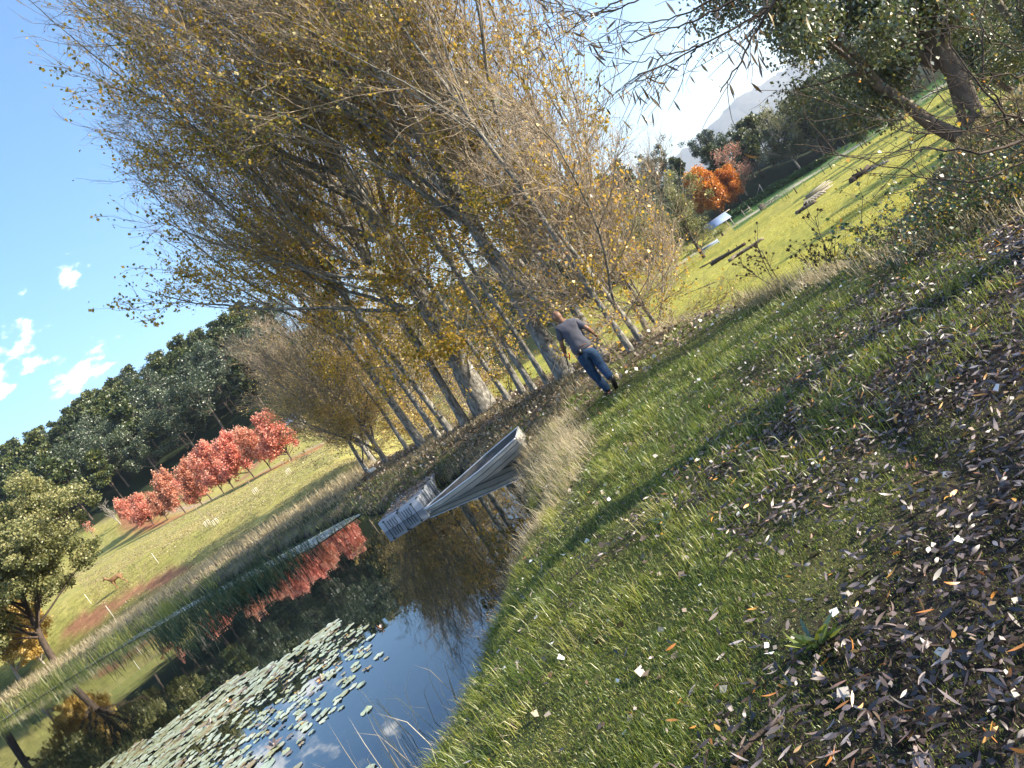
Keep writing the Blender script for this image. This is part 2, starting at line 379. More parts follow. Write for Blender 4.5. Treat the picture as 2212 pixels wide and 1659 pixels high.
    c = mixc(c, C(.020, .028, .012), sm((Y - np.where(az > .1, 183, np.where(az < -.2, 172 + (-X - 46) * .16, 172))) / 6.) * (Y > 100))
    c = mixc(c, C(.02, .018, .014), (p < .12) * 1.)
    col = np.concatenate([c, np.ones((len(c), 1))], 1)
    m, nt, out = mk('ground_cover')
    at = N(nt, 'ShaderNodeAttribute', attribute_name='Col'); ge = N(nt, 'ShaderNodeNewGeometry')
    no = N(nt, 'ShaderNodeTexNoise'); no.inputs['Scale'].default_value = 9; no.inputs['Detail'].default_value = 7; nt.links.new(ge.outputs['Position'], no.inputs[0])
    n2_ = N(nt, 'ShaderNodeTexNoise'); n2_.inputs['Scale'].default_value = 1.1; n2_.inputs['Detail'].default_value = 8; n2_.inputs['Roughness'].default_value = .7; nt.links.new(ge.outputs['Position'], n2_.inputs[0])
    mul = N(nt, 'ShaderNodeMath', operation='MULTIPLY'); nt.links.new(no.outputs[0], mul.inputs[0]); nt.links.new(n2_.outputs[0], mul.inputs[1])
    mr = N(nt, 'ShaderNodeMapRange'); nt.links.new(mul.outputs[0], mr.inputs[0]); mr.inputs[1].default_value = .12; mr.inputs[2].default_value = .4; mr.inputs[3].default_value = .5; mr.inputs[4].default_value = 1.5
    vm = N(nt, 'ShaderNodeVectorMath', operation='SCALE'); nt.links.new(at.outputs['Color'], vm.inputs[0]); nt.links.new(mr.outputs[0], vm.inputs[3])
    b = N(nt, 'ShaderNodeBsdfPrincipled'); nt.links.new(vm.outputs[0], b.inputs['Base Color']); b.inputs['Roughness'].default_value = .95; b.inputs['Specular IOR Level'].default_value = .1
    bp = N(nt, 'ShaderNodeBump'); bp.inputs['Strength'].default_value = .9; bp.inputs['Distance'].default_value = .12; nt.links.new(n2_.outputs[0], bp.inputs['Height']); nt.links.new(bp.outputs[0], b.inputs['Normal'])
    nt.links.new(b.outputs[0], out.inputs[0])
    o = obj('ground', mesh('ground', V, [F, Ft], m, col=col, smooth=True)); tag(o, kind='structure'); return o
build_ground()

def build_water():
    c = POND; n = len(c); ctr = c.mean(0)
    V = []
    for i in range(n):
        e = c[(i + 1) % n] - c[i - 1]; nn = np.array([e[1], -e[0]]); nn /= np.linalg.norm(nn)
        q = c[i] + nn * .25
        if sdist(np.array([q[0]]), np.array([q[1]]), POND)[0] < 0: q = c[i] - nn * .25
        V.append((q[0], q[1], 0))
    m, nt, out = mk('pond_water')
    ge = N(nt, 'ShaderNodeNewGeometry')
    no = N(nt, 'ShaderNodeTexNoise'); no.inputs['Scale'].default_value = .8; no.inputs['Detail'].default_value = 3; nt.links.new(ge.outputs['Position'], no.inputs[0])
    bp = N(nt, 'ShaderNodeBump'); bp.inputs['Strength'].default_value = .06; bp.inputs['Distance'].default_value = .05; nt.links.new(no.outputs[0], bp.inputs['Height'])
    d = N(nt, 'ShaderNodeBsdfDiffuse'); d.inputs[0].default_value = (.006, .009, .008, 1)
    g = N(nt, 'ShaderNodeBsdfGlossy'); g.inputs['Roughness'].default_value = .012; g.inputs[0].default_value = (.92, .96, 1, 1)
    nt.links.new(bp.outputs[0], g.inputs['Normal'])
    f = N(nt, 'ShaderNodeFresnel'); f.inputs[0].default_value = 1.75; nt.links.new(bp.outputs[0], f.inputs['Normal'])
    mx = N(nt, 'ShaderNodeMixShader'); nt.links.new(f.outputs[0], mx.inputs[0]); nt.links.new(d.outputs[0], mx.inputs[1]); nt.links.new(g.outputs[0], mx.inputs[2])
    nt.links.new(mx.outputs[0], out.inputs[0])
    me = bpy.data.meshes.new('pond_water'); me.from_pydata(V, [], [list(range(n))]); me.update(); me.materials.append(m)
    if me.polygons[0].normal.z < 0: me.flip_normals()
    tag(obj('pond_water', me), kind='structure')
build_water()

def build_mountain(name, pts, y0, y1, seed, zlow=-20):
    g = np.random.default_rng(seed)
    xs = np.linspace(pts[0][0], pts[-1][0], 160); prof = np.interp(xs, [p[0] for p in pts], [p[1] for p in pts])
    prof += sum(np.interp(xs, np.linspace(xs[0], xs[-1], k), g.normal(size=k)) * (480. / k) for k in (14, 30, 60)) * .45
    rows = 14; V = []
    for j in range(rows):
        t = j / (rows - 1); up = 1 - abs(2 * t - 1) ** 1.4
        V.append(np.stack([xs, np.full_like(xs, y0 + (y1 - y0) * t) + g.normal(size=len(xs)) * 30 * (0 < j < rows - 1), np.maximum(zlow, zlow + (prof - zlow) * up + g.normal(size=len(xs)) * 14 * (up < .98) * (0 < j < rows - 1))], 1))
    n = len(xs); V = np.concatenate(V)
    i = np.arange(rows - 1)[:, None] * n; j = np.arange(n - 1)[None]
    F = np.stack(np.broadcast_arrays(i + j, i + j + 1, i + n + j + 1, i + n + j), -1).reshape(-1, 4)
    tag(obj(name, mesh(name, V, F, M['mountain'], smooth=True)), kind='structure')

# ------------------------------------------------------------------ material library
M = {}
M['mountain'] = surf('mountain_scrub', [(.05, .06, .04), (.12, .11, .09)], .02, .95, 0)
M['poplar_bark'] = surf('poplar_bark', [(.04, .037, .032), (.17, .16, .14), (.40, .385, .34)], 10, .85, .9, dist=.03, stretch=(1, 1, .45))
M['twig'] = surf('twig_bark', [(.17, .13, .09), (.40, .32, .22)], 3, .8, 0)
M['dark_bark'] = surf('dark_bark', [(.03, .022, .017), (.11, .08, .06)], 9, .9, .9, dist=.03, stretch=(1, 1, .3))
M['gum_bark'] = surf('gum_bark', [(.055, .04, .03), (.21, .17, .14)], 4, .8, .5, dist=.03, stretch=(1, 1, .3))
M['pale_wood'] = surf('pale_weathered_wood', [(.20, .17, .14), (.38, .34, .28)], 5, .85, .4)
M['log_wood'] = surf('log_bark', [(.06, .045, .035), (.26, .21, .16)], 3, .9, .8, dist=.05)
M['poplar_leaf'] = leafmat('poplar_autumn_leaf', [(0, (.07, .10, .015)), (.18, (.16, .17, .02)), (.4, (.52, .36, .035)), (.7, (.68, .42, .04)), (.9, (.40, .20, .04)), (1, (.62, .60, .52))], .5, .04, .12)
M['gold_leaf'] = leafmat('golden_leaf', [(.34, .22, .05), (.62, .44, .12), (.72, .58, .24)], .45, .04, .1)
M['red_leaf'] = leafmat('red_autumn_leaf', [(.42, .12, .085), (.66, .26, .17), (.80, .50, .36)], .4, .02, .14)
M['orange_leaf'] = leafmat('orange_autumn_leaf', [(.28, .08, .012), (.60, .20, .02), (.70, .32, .03)], .4, .04, .05)
M['pine'] = leafmat('pine_needles', [(.018, .034, .011), (.045, .068, .016), (.115, .12, .026)], .25, .04, .3)
M['gumfar'] = leafmat('gum_leaves', [(.030, .048, .024), (.060, .085, .040), (.10, .12, .055)], .3, .06, .25)
M['olive'] = leafmat('grey_green_leaves', [(.09, .11, .04), (.22, .22, .08), (.38, .34, .15)], .35, .03, .1)
M['ivy'] = leafmat('fresh_green_leaves', [(.02, .05, .012), (.06, .11, .02), (.20, .22, .03)], .4, .10, .1)
M['gumnear'] = leafmat('eucalypt_leaves', [(.035, .06, .03), (.07, .11, .04), (.17, .17, .04), (.35, .20, .05)], .4, .10, .05)
M['willow_leaf'] = leafmat('dry_willow_leaf', [(.05, .03, .02), (.14, .08, .03), (.28, .19, .06)], .4, .08)
M['bramble_leaf'] = leafmat('bramble_leaf', [(0, (.015, .04, .015)), (.55, (.04, .09, .025)), (.7, (.30, .30, .03)), (.9, (.62, .34, .03)), (1, (.5, .16, .03))], .45, .08)
M['lawn'] = leafmat('green_grass', [(0, (.045, .085, .014)), (.45, (.15, .205, .028)), (.8, (.33, .33, .055)), (1, (.50, .42, .20))], .5, .05)
M['straw'] = leafmat('dry_grass', [(0, (.10, .11, .035)), (.3, (.28, .22, .11)), (1, (.64, .53, .33))], .45, .04)
M['fieldgrass'] = leafmat('field_grass', [(.11, .125, .02), (.42, .385, .07), (.60, .50, .14)], .5, .02)
M['reed'] = leafmat('rush_stems', [(.012, .03, .012), (.025, .06, .022), (.08, .11, .05)], .3, .03)
M['litter'] = leafmat('fallen_leaf', [(0, (.022, .014, .013)), (.3, (.08, .055, .05)), (.58, (.20, .155, .145)), (.82, (.40, .35, .34)), (.86, (.36, .13, .04)), (.94, (.60, .30, .04)), (1, (.75, .70, .66))], .15, .06, ro=.45)
M['litter_poplar'] = leafmat('fallen_poplar_leaf', [(0, (.05, .032, .02)), (.35, (.16, .10, .055)), (.7, (.32, .25, .17)), (.9, (.5, .47, .42)), (1, (.8, .8, .78))], .2, .08)
M['lily'] = leafmat('lily_pad_skin', [(0, (.10, .055, .03)), (.12, (.30, .17, .03)), (.3, (.34, .33, .14)), (.7, (.38, .42, .24)), (1, (.50, .50, .34))], .05, .10, ro=.2)
_t = M['lily'].node_tree; _mx = [n for n in _t.nodes if n.type == 'MIX_SHADER' and n.inputs[0].default_value < .11 and n.inputs[1].links[0].from_node.type == 'MIX_SHADER'][0]
_f = N(_t, 'ShaderNodeFresnel'); _f.inputs[0].default_value = 1.6; _t.links.new(_f.outputs[0], _mx.inputs[0])
M['crop'] = leafmat('hedge_leaf', [(.02, .06, .012), (.05, .12, .02)], .3, .04)
M['palm'] = leafmat('palm_frond', [(.14, .17, .03), (.30, .30, .06)], .4, .08)
_k = 1.8
build_mountain('mountain', [(x * _k, z * _k if z > 0 else z) for x, z in [(250, -20), (800, 150), (1100, 215), (1445, 234), (1665, 284), (1876, 268), (2300, 320), (3000, 350), (4200, 240), (5200, -20)]], 3100 * _k, 4300 * _k, 5)
build_mountain('distant_ridge', [(x * _k, z * _k if z > 0 else z) for x, z in [(500, -20), (1400, 20), (1900, 60), (2400, 130), (3200, 190), (4200, 120), (4700, -20)]], 2300 * _k, 2900 * _k, 7)
# ------------------------------------------------------------------ trees
def hz(x, y): return float(height(np.array([x]), np.array([y]))[0])
def poplar(seed, Ht, base_r, spread=1.0, leaves=9000, low=.10, limbs=20, leaf='poplar_leaf', twigs=2900, big_low=0):
    g = np.random.default_rng(seed)
    root = empty('poplar_tree')
    P, R = grow(g, np.zeros((1, 3)), np.array([[g.normal() * .05, g.normal() * .05, 1]]), np.array([Ht * .92]), np.array([base_r]), 14, .035, .06, .10)
    R[0, 0] *= 1.35; P[0, 0, 2] -= .35
    B = MB(); V, F = tubes(P, R, 9); B.add(V, F)
    p, d, r, t, i = spawn(g, P, R, limbs, low, .82, math.radians(18), math.radians(42))
    p = p[np.argsort(t)]; d = d[np.argsort(t)]; r = r[np.argsort(t)]; t = np.sort(t)
    L = Ht * (.62 * (1 - t) + .12) * g.uniform(.75, 1.1, limbs)
    d[:, :2] *= spread
    if big_low:
        for k in range(big_low):
            a = (PI + g.normal() * .6) if k % 3 else g.uniform(0, 2 * PI)
            d[k] = (math.cos(a) * 1.0, math.sin(a) * .6, .42); L[k] = Ht * g.uniform(.22, .36)
    P1, R1 = grow(g, p, d, L, np.minimum(r * .55, .016 + L * .0075), 12, .085, .085, .12)
    V, F = tubes(P1, R1, 6); B.add(V, F)
    # thin leafy shoots low on the trunk
    nl_ = int(limbs * 1.1); p, d, r, t, i = spawn(g, P, R, nl_, .07, .42, .8, 1.7)
    Ps, Rs = grow(g, p, d, g.uniform(1.3, 3.6, nl_) * spread, np.full(nl_, .017), 12, .12, .03, .3); V, F = tubes(Ps, Rs, 4); B.add(V, F)
    P1 = np.concatenate([P1, Ps]); R1 = np.concatenate([R1, Rs])
    p, d, r, t, i = spawn(g, P1, R1, limbs * 9, .12, .96, math.radians(18), math.radians(46))
    L2 = np.linalg.norm(P1[i, -1] - P1[i, 0], axis=1) * (.42 * (1 - t) + .12) * g.uniform(.7, 1.2, len(t))
    P2, R2 = grow(g, p, d, L2, np.minimum(r * .6, .022), 6, .09, .07, .3)
    T2 = MB(); V, F = tubes(P2, R2, 4); T2.add(V, F)
    Pa = np.concatenate([P2]); Ra = R2
    p, d, r, t, i = spawn(g, Pa, Ra, int(twigs * .42), .1, 1, .3, .85)
    P3, R3 = grow(g, p, d, g.uniform(.6, 1.7, len(t)), np.full(len(t), .0105), 6, .20, .10, .4)
    V, F = tubes(P3, R3, 3); T2.add(V, F)
    p, d, r, t, i = spawn(g, P3, R3, twigs, .15, 1, .3, .9)
    P4, R4 = grow(g, p, d, g.uniform(.25, .8, len(t)), np.full(len(t), .0062), 4, .28, .10, .5)
    V, F = tubes(P4, R4, 3); T2.add(V, F)
    obj('trunk', B.me('trunk', M['poplar_bark'], True), root)
    obj('branches', T2.me('branches', M['twig']), root)
    # leaves: thick in the lower two thirds, sparse at the top
    pts = np.concatenate([P4[:, 1:].reshape(-1, 3), P3[:, 2:].reshape(-1, 3)])
    hrel = pts[:, 2] / Ht
    w = np.clip(1.2 - hrel * 1.55, .05, 1) ** 1.25
    cl = vnoise(pts[:, 0] * .8 + 50, pts[:, 2] * .8, seed) + vnoise(pts[:, 1] * .8 + 50, pts[:, 2] * .8, seed + 3) + 1
    w *= np.clip(cl - .45, .05, 2) ** 1.5
    k = g.choice(len(pts), leaves, p=w / w.sum()); q = pts[k] + g.normal(size=(leaves, 3)) * .09
    rn = np.clip(g.normal(.5, .22, leaves) + (vnoise(q[:, 0] * .5, q[:, 2] * .5, seed + 9)) * .5, 0, 1)
    V, F, rr = cards(g, q, g.uniform(.06, .125, leaves), 1.0, rnd=rn, down=.4)
    obj('foliage', mesh('foliage', V, F, M[leaf], rnd=rr), root)
    return root

POP_G = 'poplars standing in a row along the pond embankment'
variants = [
    poplar(1, 23, .235, 1.15, 13500, .20, 30, twigs=4200, big_low=0),
    poplar(2, 20, .115, .7, 3600, .24, 13, twigs=1700),
    poplar(3, 24, .37, 1.15, 20000, .14, 32, twigs=5600, big_low=7),
    poplar(4, 19, .10, .7, 3000, .28, 11, twigs=1500),
    poplar(5, 22, .155, 1.0, 4600, .20, 17, twigs=2300),
    poplar(6, 12, .10, 1.25, 1900, .08, 24, twigs=5200),
]
POPS = [  # x, y, variant, turn, scale, label
    (1.34, 20.6, 0, 0.4, 1.0, 'thick pale speckled poplar trunk just left of the walking man, leaning left in the picture'),
    (-1.3, 26.0, 2, 0.0, 1.05, 'largest poplar, dark rough trunk with long low limbs arching out over the pond'),
    (3.16, 17.9, 5, 1.0, .78, 'rightmost thin poplar of the row at the edge of the sunny field'),
    (2.72, 17.3, 3, 2.1, .75, 'slim mottled poplar second from the right end of the row'),
    (2.3, 18.9, 4, 3.3, .85, 'grey poplar just right of the walking man with a broad forked base'),
    (1.95, 19.9, 1, 4.0, .9, 'poplar standing directly behind the arm of the walking man'),
    (.86, 21.6, 3, 5.1, .8, 'thin poplar next behind the thick speckled trunk'),
    (.45, 22.2, 3, 0.2, .95, 'thin dark poplar fourth in the tight cluster left of the man'),
    (.10, 23.1, 1, 1.7, .85, 'brownish poplar with clinging suckers in the middle of the tight cluster'),
    (-.35, 24.0, 3, 2.9, .85, 'narrow poplar at the left end of the tight trunk cluster'),
    (-2.1, 25.9, 4, 2.2, .95, 'leaning grey poplar first to the left of the largest poplar'),
    (-2.75, 27.0, 1, 5.5, 1.0, 'slender poplar in the fan of four trunks beside the largest poplar'),
    (-3.35, 27.9, 3, 4.4, 1.05, 'leftmost trunk of the fan beside the largest poplar'),
    (-4.4, 30.6, 0, 2.7, .75, 'poplar further along the embankment behind the fan of trunks'),
    (-5.3, 32.4, 3, .8, .85, 'small sunlit poplar beyond the leaf covered bank'),
]
Lsw = 'sunlit pale poplar with golden leaves behind the end of the bank'
for k, (x, y, v, rz, sc, lb) in enumerate(POPS):
    src = variants[v]; loc = (x, y, hz(x, y) - .03)
    if src.get('used') is None:
        src['used'] = 1; o = src; o.location = loc; o.rotation_euler = (0, 0, rz); o.scale = (sc,) * 3
    else: o = dup(src, loc, rz, sc)
    tag(o, lb, 'tree', POP_G)
# second line of poplars lower on the outer slope
back = [(4.0, 19.6, 5, 2.6, .62, 'leafless twiggy poplar scrub just past the right end of the row'), (3.9, 21.4, 1, 1.1, .85, 'pale trunk of a poplar on the outer slope seen right of the man'),
        (2.5, 24.2, 4, 4.2, .8, 'poplar behind the thick speckled trunk on the outer slope'),
        (-.4, 30.5, 3, 3.0, 1.0, 'poplar on the outer slope behind the largest poplar'),
        (-2.6, 33.5, 4, 3.9, 1.0, 'poplar on the outer slope behind the fan of trunks')]
for x, y, v, rz, sc, lb in back:
    tag(dup(variants[v], (x, y, hz(x, y) - .05), rz, sc), lb, 'tree', 'poplars on the outer slope behind the row')
gold = poplar(17, 13, .17, 1.3, 9000, .06, 22, leaf='gold_leaf', twigs=4200)
GOLD = [(-6.6, 33.6, .72, 'pale many stemmed golden poplar at the far end of the leaf covered bank'),
        (-7.9, 35.2, .62, 'bare lower trunk of the leftmost golden poplar at the bank end'),
        (-8.6, 41, .85, 'golden poplar behind the bank end in full sun'),
        (-5.4, 44, .95, 'golden poplar in the pasture behind the fan of trunks'),
        (-3.0, 49, .9, 'farthest golden poplar seen between the trunks'),
        (-9.8, 47, .9, 'golden poplar beside the goose in the sunny pasture')]
for k, (x, y, sc, lb) in enumerate(GOLD):
    loc = (x, y, hz(x, y) - .05)
    o = gold if k == 0 else dup(gold, loc, k * 1.3, sc)
    o.location = loc; o.scale = (sc,) * 3
    for c in o.children: pass
    tag(o, lb, 'tree', 'sunlit golden poplars beyond the bank end')

def crown_tree(name, seed, Ht, crown_r, trunk_r, mat, bark, nclump, per, csize, leaf, z0=.25, up=.05, squash=1.0, lean=(0, 0), nl=14, conic=0., twigs=0):
    """trunk with limbs that end in leaf clumps"""
    g = np.random.default_rng(seed); root = empty(name)
    P, R = grow(g, np.zeros((1, 3)), np.array([[lean[0], lean[1], 1.]]), np.array([Ht * .9]), np.array([trunk_r]), 10, .05, .05, .15)
    P[0, 0, 2] -= .5
    B = MB(); V, F = tubes(P, R, 7); B.add(V, F)
    p, d, r, t, i = spawn(g, P, R, nl, z0, .92, .7, 1.25)
    L = crown_r * (1.05 - conic * t) * g.uniform(.7, 1.15, nl)
    P1, R1 = grow(g, p, d, L, np.minimum(r * .55, .03 + .012 * L), 7, .10, up, .25); V, F = tubes(P1, R1, 5); B.add(V, F)
    p, d, r, t, i = spawn(g, P1, R1, nclump, .35, 1., .3, .9)
    P2, R2 = grow(g, p, d, L[i] * g.uniform(.18, .45, nclump), np.minimum(r * .7, .03), 4, .15, up, .4); V, F = tubes(P2, R2, 3); B.add(V, F)
    if twigs:
        p, d, r, t, i = spawn(g, P2, R2, twigs, .2, 1., .3, .9)
        P3, R3 = grow(g, p, d, g.uniform(.4, 1.2, twigs) * crown_r * .12, np.full(twigs, .010 + crown_r * .0012), 4, .18, up * 1.2, .4); V, F = tubes(P3, R3, 3); B.add(V, F)
    obj('trunk', B.me('trunk', M[bark], True), root)
    if per:
        c = P2[:, -1]; cs = csize * g.uniform(.6, 1.35, nclump)
        k = np.repeat(np.arange(nclump), per)
        dd = unit(g.normal(size=(len(k), 3))) * (g.random((len(k), 1)) ** .4)
        q = c[k] + dd * cs[k][:, None] * np.array([1, 1, squash])
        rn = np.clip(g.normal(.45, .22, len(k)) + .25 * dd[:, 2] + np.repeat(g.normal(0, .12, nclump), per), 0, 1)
        V, F, rr = cards(g, q, g.uniform(.6, 1.3, len(k)) * leaf, .75, rnd=rn)
        obj('crown', mesh('crown', V, F, M[mat], rnd=rr), root)
    return root

# pines on the hill
def pine(seed, Ht):
    return crown_tree('pine_tree', seed, Ht, Ht * .30, .24, 'pine', 'dark_bark', 52, 80, Ht * .072, .62, z0=.22, up=.10, squash=.62, conic=.75, nl=30)
pv = [pine(30 + k, 14 + 1.2 * (k % 3)) for k in range(6)]
gv = [crown_tree('gum_tree', 50 + k, 15, 5.2, .3, 'gumfar', 'gum_bark', 60, 100, 1.35, .42, z0=.14, up=.07, squash=.8, nl=16) for k in range(3)]
rng = np.random.default_rng(77)
def place(src, x, y, sc, label, cat, group=None, rz=None, dz=-.2):
    loc = (x, y, hz(x, y) + dz); rz = rng.uniform(0, 2 * PI) if rz is None else rz
    if src.get('used') is None:
        src['used'] = 1; src.location = loc; src.rotation_euler = (0, 0, rz); src.scale = (sc,) * 3; o = src
    else: o = dup(src, loc, rz, sc)
    return tag(o, label, cat, group)
cand = []
for yy in np.arange(172, 400, 10.5):
    for xx in np.arange(-330, 45, 10.5):
        x = xx + rng.uniform(-3.5, 3.5); y = yy + rng.uniform(-3.5, 3.5); az = x / y
        if az < -.98 or az > .10: continue
        D0 = 178 + (-x - 46) * .16 if az < -.2 else 178
        if y < D0: continue
        top = np.interp(az, [-.6, -.31, 0.1], [392, 372, 330])
        if y > top: continue
        cand.append((x, y, az, y - D0))
def prio(c): return (2.0 if c[2] < -.22 else .35) / (1 + c[3] / 130.)
keep = rng.random(len(cand)); order = sorted(range(len(cand)), key=lambda i: -prio(cand[i]) * (.6 + .4 * keep[i]))
npine = 0
for i in order:
    x, y, az, d = cand[i]
    gum = (d < 45 and -.56 < az < -.22 and rng.random() < .75) or rng.random() < .04
    if gum: place(gv[rng.integers(3)], x, y, rng.uniform(.9, 1.25), 'grey green gum tree at the foot of the forested hill', 'tree', 'gum trees along the foot of the forested hill')
    elif npine < 298: npine += 1; place(pv[rng.integers(6)], x, y, rng.uniform(1.0, 1.4), 'dark pine tree in the forest covering the hill', 'tree', 'pines covering the hill behind the pasture')
print('forest candidates', len(cand), 'pines', npine)
# belt of trees beyond the right field
for yy in np.arange(186, 262, 10.):
    for xx in np.arange(20, 165, 10.):
        x = xx + rng.uniform(-4, 4); y = yy + rng.uniform(-3, 3); az = x / y
        if az < .12 or az > .75: continue
        if rng.random() < .25 or (.26 < az < .47 and y < 206): continue
        k = rng.random(); near = y < 200
        sc = np.interp(az, [.1, .32, .5, .6], [1.2, 1.0, 1.0, 1.2]) * rng.uniform(.85, 1.12)
        if k < .5: place(gv[rng.integers(3)], x, y, sc * .95, 'bushy gum tree in the belt beyond the right field', 'tree', 'gum trees in the belt beyond the right field')
        else: place(pv[rng.integers(6)], x, y, sc, 'pine tree in the belt beyond the right field', 'tree', 'pines in the belt beyond the right field')

# row of red trees
rv = [crown_tree('maple_tree', 70 + k, 7.2, 2.7, .10, 'red_leaf', 'dark_bark', 300, 46, .42, .21, z0=.10, up=.09, squash=1.6, nl=54, conic=.72, twigs=2200) for k in range(3)]
REDS = [(-82.3, 161.0, 1.05, 'leftmost tree of the red row, small dark red crown'), (-76.5, 154.5, 1.1, 'second red tree from the left end of the row'),
        (-71, 149, 1.0, 'third red tree from the left end, half hidden by its neighbours'), (-63, 139.5, 1.28, 'fourth red tree from the left, tall with thin pinkish top'),
        (-56, 131, 1.0, 'fifth red tree from the left, short and pinkish'), (-51.5, 124.5, 1.22, 'broad red tree in the middle of the row'),
        (-46.5, 117.5, 1.05, 'red tree just right of the middle of the row'), (-42.5, 111.5, 1.2, 'tall pointed red tree in the right half of the row'),
        (-37.0, 105.5, 1.15, 'bright orange red round tree, third from the right end of the row'), (-32.5, 99.5, .95, 'second red tree from the right end'),
        (-28.2, 95.0, 1.05, 'rightmost red tree of the row beside the poplar twigs')]
for k, (x, y, sc, lb) in enumerate(REDS): place(rv[k % 3], x, y, sc, lb, 'tree', 'row of red autumn trees across the pasture', dz=-.1)
bare = crown_tree('bare_tree', 81, 7.0, 2.3, .14, 'red_leaf', 'pale_wood', 90, 0, 1, 1, z0=.15, up=.2, nl=26, conic=.5, twigs=1400)
place(bare, -90.6, 171, 1.0, 'leafless pale tree standing left of the red row', 'tree')
b2 = crown_tree('bare_tree', 82, 5.6, 1.6, .1, 'red_leaf', 'twig', 60, 8, .5, .2, z0=.15, up=.1, nl=18, conic=.8, twigs=500)
place(b2, -99, 174.5, 1.0, 'small nearly bare reddish tree at the foot of the pine forest', 'tree')

# olive green tree by the far left shore and golden ones beside it
ol = crown_tree('wattle_tree', 90, 10.5, 5.6, .26, 'olive', 'dark_bark', 240, 420, .9, .17, z0=.16, up=.06, squash=.75, nl=26)
place(ol, -35.8, 50.5, 1.0, 'round olive green tree with a forked brown trunk on the far left shore', 'tree', rz=.6)
o2 = crown_tree('wattle_tree', 91, 12.5, 6.4, .3, 'olive', 'dark_bark', 210, 380, 1.05, .19, z0=.2, up=.06, squash=.75, nl=24)
place(o2, -44.5, 54.5, 1.0, 'taller olive green tree at the left edge behind the forked one', 'tree', rz=2.)
gl = crown_tree('golden_tree', 92, 7.0, 3.6, .16, 'gold_leaf', 'pale_wood', 120, 130, .8, .26, z0=.12, up=.1, nl=22)
place(gl, -38.6, 53.6, .5, 'low golden leaved tree beneath the olive green trees', 'tree', 'golden trees on the left shore', rz=1.)
tag(dup(gl, (-41.0, 54.0, hz(-41, 54) - .1), 2.5, .8), 'golden leaved tree with pale stems at the left picture edge', 'tree', 'golden trees on the left shore')

# right field trees
og = crown_tree('orange_tree', 95, 17, 6.2, .4, 'orange_leaf', 'dark_bark', 140, 170, 1.6, .55, z0=.10, up=.14, squash=1.1, nl=30, conic=.6)
place(og, 66.5, 187, .85, 'tall bright orange tree behind the shelter', 'tree', dz=0)
og2 = dup(og, (73, 189, hz(73, 189)), 2.0, .62); tag(og2, 'shorter orange tree right of the tall orange one', 'tree')
pk = crown_tree('bare_tree', 96, 14, 5.8, .3, 'red_leaf', 'twig', 120, 14, 1.2, .3, z0=.12, up=.14, nl=30, conic=.5, twigs=2600)
place(pk, 78, 196, 1.0, 'round twiggy pinkish tree behind the orange trees', 'tree')
bt = crown_tree('bare_tree', 97, 15, 6.5, .28, 'olive', 'pale_wood', 120, 20, 1.2, .35, z0=.2, up=.1, nl=24, twigs=2600)
place(bt, 89, 187, 1.0, 'tall half bare tree at the near edge of the belt, left one', 'tree')
tag(dup(bt, (97.5, 190, hz(97, 190)), 1.9, .95), 'tall half bare tree at the near edge of the belt, right one', 'tree')
for k, (x, y, s) in enumerate([(42.8, 140, .95), (37.0, 150, .95)]):
    o = crown_tree('willow_tree', 98 + k, 13, 5.5, .4, 'olive', 'dark_bark', 110, 100, 1.1, .30, z0=.12, up=.05, nl=24, twigs=900)
    place(o, x, y, s, ['grey green tree with leaning dark trunks left of the shelter', 'paler bushy tree between the poplars and the leaning grey green tree'][k], 'tree')
# clipped round bushes
tb = crown_tree('topiary_bush', 99, 3.3, .9, .14, 'pine', 'dark_bark', 90, 90, .55, .22, z0=.5, up=.05, nl=26)
for k, (x, y, s, lb) in enumerate([(84, 148, 1.1, 'nearest of the three clipped round bushes in the right field'), (94.5, 160, 1.05, 'middle clipped round bush of three'), (105, 171, 1.3, 'farthest and widest of the three clipped round bushes')]):
    place(tb, x, y, s, lb, 'bush', 'clipped round bushes in the right field')

for k, (x, y, s) in enumerate([(97, 88, 1.35), (108, 104, 1.5), (122, 120, 1.45), (86, 70, 1.2)]):
    place(gv[k % 3], x, y, s, ['gum tree below the bank just beyond the right picture edge', 'tall gum tree beyond the right edge beside the field', 'farthest gum tree beyond the right edge beside the field', 'nearest gum tree beyond the right edge beside the field'][k], 'tree', 'gum trees along the right side of the field')
SHADE = [(13.5, 6.0, 1.0, .55, 'unseen eucalypt added for shade, first beyond the right picture edge'), (19, 9.5, 4.2, .8, 'unseen eucalypt added for shade, second beyond the right picture edge'), (13.0, -3.5, 2.6, .5, 'slim unseen eucalypt added for shade, behind the camera position to the right'), (24, -1.5, 5.2, .7, 'tall unseen eucalypt added for shade, farthest from the water'), (27, 14, 3.1, .9, 'unseen eucalypt added for shade, third beyond the right picture edge')]  # out-of-view eucalypts added to cast shade over the near bank
